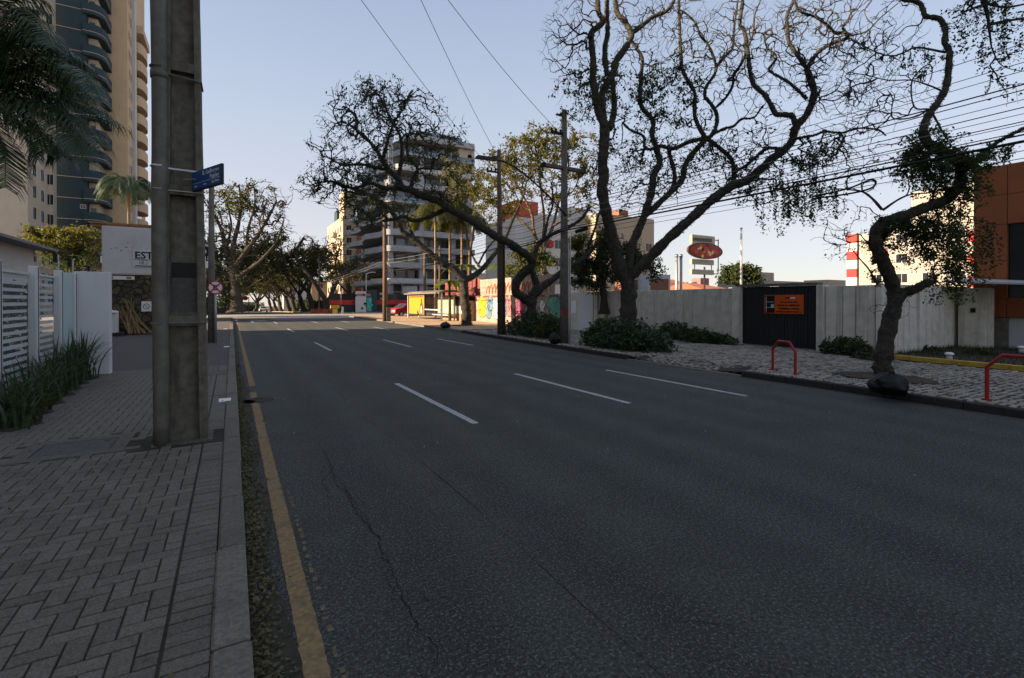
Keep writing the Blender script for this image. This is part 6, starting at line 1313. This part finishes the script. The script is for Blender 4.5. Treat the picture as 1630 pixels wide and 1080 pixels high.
# orange mesh barrier and yellow stand
om = thing('orange_barrier', (9.5,72,0), 'reddish plastic mesh barrier on the ground before the hoarding', 'barrier'); r_ = random.Random(9)
x0, x1b = at(494,500,Y=70).x, at(528,500,Y=70).x; q = MB()
for i in range(220): x = r_.uniform(x0,x1b); y = 70+r_.uniform(-.6,.6); a = r_.random()*6.28; h = r_.uniform(.1,.75); q.add([(x,y,.02),(x+.25*math.cos(a),y+.25*math.sin(a),.02),(x+.1,y+.05,h)],[(0,1,2)])
q.build('mesh','mesh_orange',om)
xs_ = at(533,500,Y=66).x; ys_ = thing('yellow_stand', (xs_,66,0), 'small yellow topped stand at the junction', 'stand'); MB().bbox(xs_-.55,65.8,.75,xs_+.55,66.2,1.15,.03).build('top','poster_yellow',ys_)
for s in (-.45,.45): MB().box(xs_+s-.05,65.95,0,xs_+s+.05,66.05,.75).build('leg','dark_metal',ys_)
MB().box(xs_-.3,65.9,.1,xs_+.3,65.95,.7).build('front_panel','kerb_yellow',ys_); t = MB(); t.box(xs_+.85,66,.05,xs_+1.1,66.05,.95); tag(t.build('white_panel_sign','off_white'), 'narrow white panel leaning beside the yellow stand', 'panel')
# lit beige block further on
fx = at(546,430,Y=120).x; FBY = 16
fb = thing('far_beige_building', (fx+5,128,0), 'sunlit cream apartment block behind the building site', 'building')
MB().box(fx,120,-2,fx+14,142,22).build('wall','cream',fb); MB().box(fx+.3,120.3,22,fx+3,126,28).build('stair_tower','cream',fb); MB().box(fx+3.2,119.8,-2,fx+4.2,119.99,23).build('brick_pier','brick',fb); MB().box(fx+.5,130,22,fx+3,134,25).build('roof_tank','slate',fb)
windows(fb,'-x',fx,[122.5,126,129.5,133,136.5,140],[1+2.9*k for k in range(7)],1.5,1.5,frame='off_white'); windows(fb,'-y',120,[fx+1.4],[1+2.9*k for k in range(7)],1.2,1.4)
for k in range(7): MB().box(fx-.9,127.6,.6+2.9*k,fx-.01,131.6,1.5+2.9*k).build('balcony','cream',fb)
# grey-white apartments behind the middle trees
def block(name, label, pxa, pxb, Y, ztop, depth_, wm, us, zs, extra=None, w=1.3, h=1.3, face=None):
    xa, xb = at(pxa,440,Y=Y).x, at(pxb,440,Y=Y).x; t = thing(name, ((xa+xb)/2,Y+depth_/2,0), label, 'building'); MB().box(xa,Y,-1,xb,Y+depth_,ztop).build('wall',wm,t)
    windows(t,'-y',Y,[xa+(xb-xa)*u_ for u_ in us],zs,w,h); 
    if face: windows(t,'-x',xa,[Y+depth_*u_ for u_ in us],zs,w,h)
    return t, xa, xb
def ht(px, py, Y): return at(px,py,Y=Y).z
t, xa, xb = block('apartment_block','pale apartment block with red roof turret behind the golden tree',862,946,62,ht(900,345,62),14,'off_white',(.12,.3,.52,.74,.9),[1.5+2.8*k for k in range(4)],face=True)
MB().box(xa-3.5,64,0,xa-.02,74,ht(820,345,64)).build('side_wing','off_white',t); MB().box(xa-3,64.5,ht(820,345,64)+.01,xa+1.0,70,ht(830,318,64)).build('red_turret','gr_red',t); MB().box(xa+6,62.5,ht(900,345,62)+.01,xa+9,66,ht(920,330,62)).build('water_tank','off_white',t)
for k in range(4): MB().box(xa+1.2,61.6,1.6+2.8*k,xa+2.0,61.98,2.6+2.8*k).build('red_panel','hoarding_red' if k%2 else 'gr_yellow',t)
t, xa, xb = block('apartment_block','cream apartment block with brick chimney behind the tallest tree',948,1041,58,ht(1000,345,58),12,'cream',(.1,.3,.5,.7,.9),[1.5+2.8*k for k in range(4)],face=True); MB().box(xa+5,58.3,ht(1000,345,58)+.01,xa+7,60,ht(1000,335,58)).build('chimney','brick',t)
# red and white building at right
RX = 85.0
def ry_(px): return at(px,430,X=RX).y
def rz_(px, py): return at(px,py,X=RX).z
yF, yN = ry_(1350), ry_(1556); zt = rz_(1358,374)
rb = thing('red_white_building', (RX+6,(yF+yN)/2,0), 'sunlit cream building with red and white banded corner at right', 'building')
MB().box(RX,yN,0,RX+14,yF-.9,zt).build('wall','facade_ivory',rb); MB().box(RX+.8,ry_(1550),zt+.01,RX+12,ry_(1446),rz_(1450,305)).build('upper_storey','facade_ivory',rb)
yB = ry_(1366)
for k in range(9): z = zt*(k/9); MB().box(RX-.5,yB,z,RX+4,yF,z+zt/9-.004).build('corner_band','hoarding_red' if k%2==0 else 'off_white',rb)
windows(rb,'-x',RX,[yB-2.5-3.2*k for k in range(4)],[1.5+2.9*k for k in range(4)],1.4,1.3); MB().box(RX-.06,ry_(1458),rz_(1450,398),RX-.002,ry_(1446),rz_(1450,388)).build('white_panel','white',rb)
for k in range(4): MB().box(RX-.08,ry_(1553),zt*(k/4)+.5,RX-.003,ry_(1541),zt*(k/4)+1.9).build('red_panel','hoarding_red',rb)
for k in range(3): MB().box(RX-.07,ry_(1413),zt*.5+k*1.3,RX-.003,ry_(1410),zt*.5+k*1.3+.9).build('red_panel','hoarding_red',rb)
# tiled roofs and small houses behind the wall
def house(label, pxa, pxb, Y, py_e, py_r, dep, wm='facade_ivory', rm='tile_roof'):
    xa, xb = at(pxa,450,Y=Y).x, at(pxb,450,Y=Y).x; ze, zr = ht(pxa,py_e,Y), ht(pxa,py_r,Y+dep/2); t = thing('tiled_house', ((xa+xb)/2,Y+dep/2,0), label, 'house')
    MB().box(xa,Y,0,xb,Y+dep,ze).build('wall',wm,t); o = .4; i_ = (xb-xa)*.3
    q = MB(); q.add([(xa-o,Y-o,ze+.01),(xb+o,Y-o,ze+.01),(xb+o,Y+dep+o,ze+.01),(xa-o,Y+dep+o,ze+.01),(xa+i_,Y+dep/2,zr),(xb-i_,Y+dep/2,zr)],[(0,1,5,4),(1,2,5),(2,3,4,5),(3,0,4),(3,2,1,0)]); q.build('roof',rm,t)
    windows(t,'-y',Y,[xa+(xb-xa)*.5],[ze-1.6],.9,.9); return t
h1 = house('house with a hipped orange tile roof above the concrete wall',1062,1140,34,462,445,8)
house('lower tiled house next to the hipped roof above the wall',1120,1168,28,462,452,6)
a = at(1103,452,Y=34); MB().box(a.x-.25,33.7,ht(1103,460,34),a.x+.25,34.6,ht(1103,449,34)).build('dormer','off_white',h1)
a = at(1122,447,Y=44); tag(MB().bbox(a.x-.9,44,0,a.x+.9,45.5,ht(1122,443,44),.03).build('pink_chimney_block','gr_pink'), 'pinkish masonry block behind the tiled roof and sign post', 'building')
t, xa, xb = block('small_house','white framed brick gable standing above the concrete wall',1032,1067,24,ht(1050,437,24),3,'off_white',(.5,),[.9],w=.7,h=.8); MB().box(xa+.2,23.97,ht(1050,462,24),xb-.2,23.996,ht(1050,444,24)).build('brick_field','brick',t); MB().box(at(1010,450,Y=25).x,25,0,xa-.02,27,ht(1020,446,25)).build('brick_wing','brick',t)
block('flat_roof_building','white flat-roofed building left of the red banded corner',1210,1300,60,ht(1250,448,60),10,'facade_ivory',(.2,.5,.8),[1.2,3.6]); t, xa, xb = block('flat_roof_building','taller cream block rising behind the white flat roofs',1210,1232,72,ht(1220,434,72),6,'cream',(.5,),[1.5,4]); block('flat_roof_building','grey flat roof just above the dark gate',1240,1330,40,ht(1280,457,40),8,'roof_grey',(.3,.7),[1.0]); block('flat_roof_building','small yellowish block beside the red banded corner',1318,1346,66,ht(1330,446,66),6,'cream',(.5,),[1.5,3.5])
block('flat_roof_building','distant white block between the leaning tree twigs',1262,1320,95,ht(1290,452,95),8,'off_white',(.2,.5,.8),[1.5,4])
# chimneys and flag pole
for px, py, lab in ((1077,405,'left of two slim metal chimneys above the wall'),(1084,405,'right of two slim metal chimneys above the wall')):
    a = at(px,py,Y=27); t = thing('metal_chimney', V(a.x,27,0), lab, 'chimney'); MB().cyl(a.x,27,0,a.z,.12,n=12).build('flue','steel',t,True); MB().cyl(a.x,27,a.z-.25,a.z-.02,.14,n=12).build('collar','steel',t,True)
a = at(1180,365,Y=30); t = thing('flag_pole', V(a.x,30,0), 'bare white flag pole behind the concrete wall', 'pole'); MB().tube([(a.x,30,0),(a.x,30,a.z)],[.13,.09],10).build('shaft','dirty_white',t,True); MB().cyl(a.x,30,a.z,a.z+.12,.12).build('finial','brick',t)
# ---- oval restaurant sign
SY = 25.0
def sp_(px, py): return at(px, py, Y=SY)
c0 = sp_(1121,400); os_ = thing('restaurant_sign', V(c0.x,SY,0), 'tall post sign with an oval dish picture and three cream boards', 'sign')
MB().cyl(sp_(1124,440).x,SY+.15,0,sp_(1124,425).z,.07,n=10).build('post','dark_metal',os_)
def board(pa, pb, nm='board', mt='board_cream', y=SY): a, b_ = at(*pa,Y=y), at(*pb,Y=y); return MB().bbox(a.x,y,b_.z,b_.x,y+.22,a.z,.04).build(nm,mt,os_)
b1 = board((1101.5,373),(1138.5,391)); board((1101,412),(1137,422.5)); board((1101,428.5),(1137,438)); MB().box(sp_(1102,380).x,SY-.012,sp_(1102,383.5).z,sp_(1133,380).x,SY-.002,sp_(1102,378).z).build('print_band','pole_far',b1)
r_ = random.Random(1)
for i in range(10): a = sp_(1104+i*3,381); MB().box(a.x,SY-.02,a.z-.05,a.x+r_.uniform(.03,.08),SY-.013,a.z+.06).build('print_stroke','black',b1)
for px in (1107,1134): MB().box(sp_(px,430).x,SY+.08,sp_(px,430).z,sp_(px,430).x+.05,SY+.13,sp_(px,418).z).build('strut','dark_metal',os_)
fx_ = sp_(1145.5,400).x; MB().box(fx_-.03,SY+.1,sp_(1145,436).z,fx_+.03,SY+.16,sp_(1145,381).z).build('side_frame','dark_metal',os_)
for py in (382,408,436): MB().box(sp_(1136,py).x,SY+.1,sp_(1136,py).z-.03,fx_-.031,SY+.16,sp_(1136,py).z+.03).build('frame_bar','dark_metal',os_)
ru, rv = (sp_(1148,400).x-sp_(1093,400).x)/2, (sp_(1120,386).z-sp_(1120,412).z)/2
ov = MB().disc((c0.x,SY-.0,c0.z),(1,0,0),(0,0,1),ru,rv,.16,40).build('oval_rim','food_brown',os_)
MB().disc((c0.x,SY-.161,c0.z),(1,0,0),(0,0,1),ru*.90,rv*.86,.012,40).build('oval_face','oval_red',ov)
for i in range(26):
    a = r_.random()*6.28; q_ = r_.random()**.6*.72; s = r_.uniform(.07,.17); MB().disc((c0.x+ru*q_*math.cos(a),SY-.175-.002*i/26,c0.z+rv*q_*math.sin(a)),(1,0,0),(0,0,1),s*1.3,s,.008,12).build('dish_piece',('food_cream','food_red','food_brown','food_cream','leaf_mid','sign_orange')[i%6],ov)
for s in (-.16,.14): MB().disc((c0.x+s,SY-.19,c0.z+.08),(1,0,0),(0,0,1),.15,.12,.008,14).build('dish_piece','food_red',ov)
# far avenue signs
t = thing('avenue_sign', (-.6,110,gz(110)), 'small red and white road sign hanging far down the avenue', 'traffic sign'); zs_ = at(388,475,Y=110).z; xs2 = at(386,475,Y=110).x
MB().box(xs2-.9,110,zs_-.35,xs2+.1,110.1,zs_+.35).build('white_panel','off_white',t); MB().disc((xs2+.5,110,zs_),(1,0,0),(0,0,1),.5,.45,.05,16).build('red_panel','hoarding_red',t); MB().cyl(xs2+1.1,110.1,gz(110),zs_+.3,.08).build('post','pole_far',t)
# backdrop of low houses closing the avenue and the horizon
r_ = random.Random(77)
labs = ['low cream house far left of the avenue','pale block far down the avenue on the left','distant block closing the avenue','pale block far down the avenue on the right','low white block beyond the avenue trees','cream block far behind the building site','grey block on the far right horizon','white block on the far right horizon','low beige block beyond the tiled roofs']
for i, (x, y, w, h) in enumerate(((-26,120,14,5),(-24,150,14,8),(2,300,22,5),(26,150,12,9),(24,190,16,10),(60,130,18,11),(110,95,16,7),(95,110,14,8),(78,80,12,5))):
    t = thing('distant_building', (x,y,gz(y)), labs[i], 'building'); MB().box(x-w/2,y,gz(y)-4,x+w/2,y+10,gz(y)+h).build('wall',('cream','off_white','beige_pale')[i%3],t); windows(t,'-y',y,[x-w*.3,x,x+w*.3],[gz(y)+1.2+2.8*k for k in range(max(1,int(h/2.8)-0))],1.3,1.2)
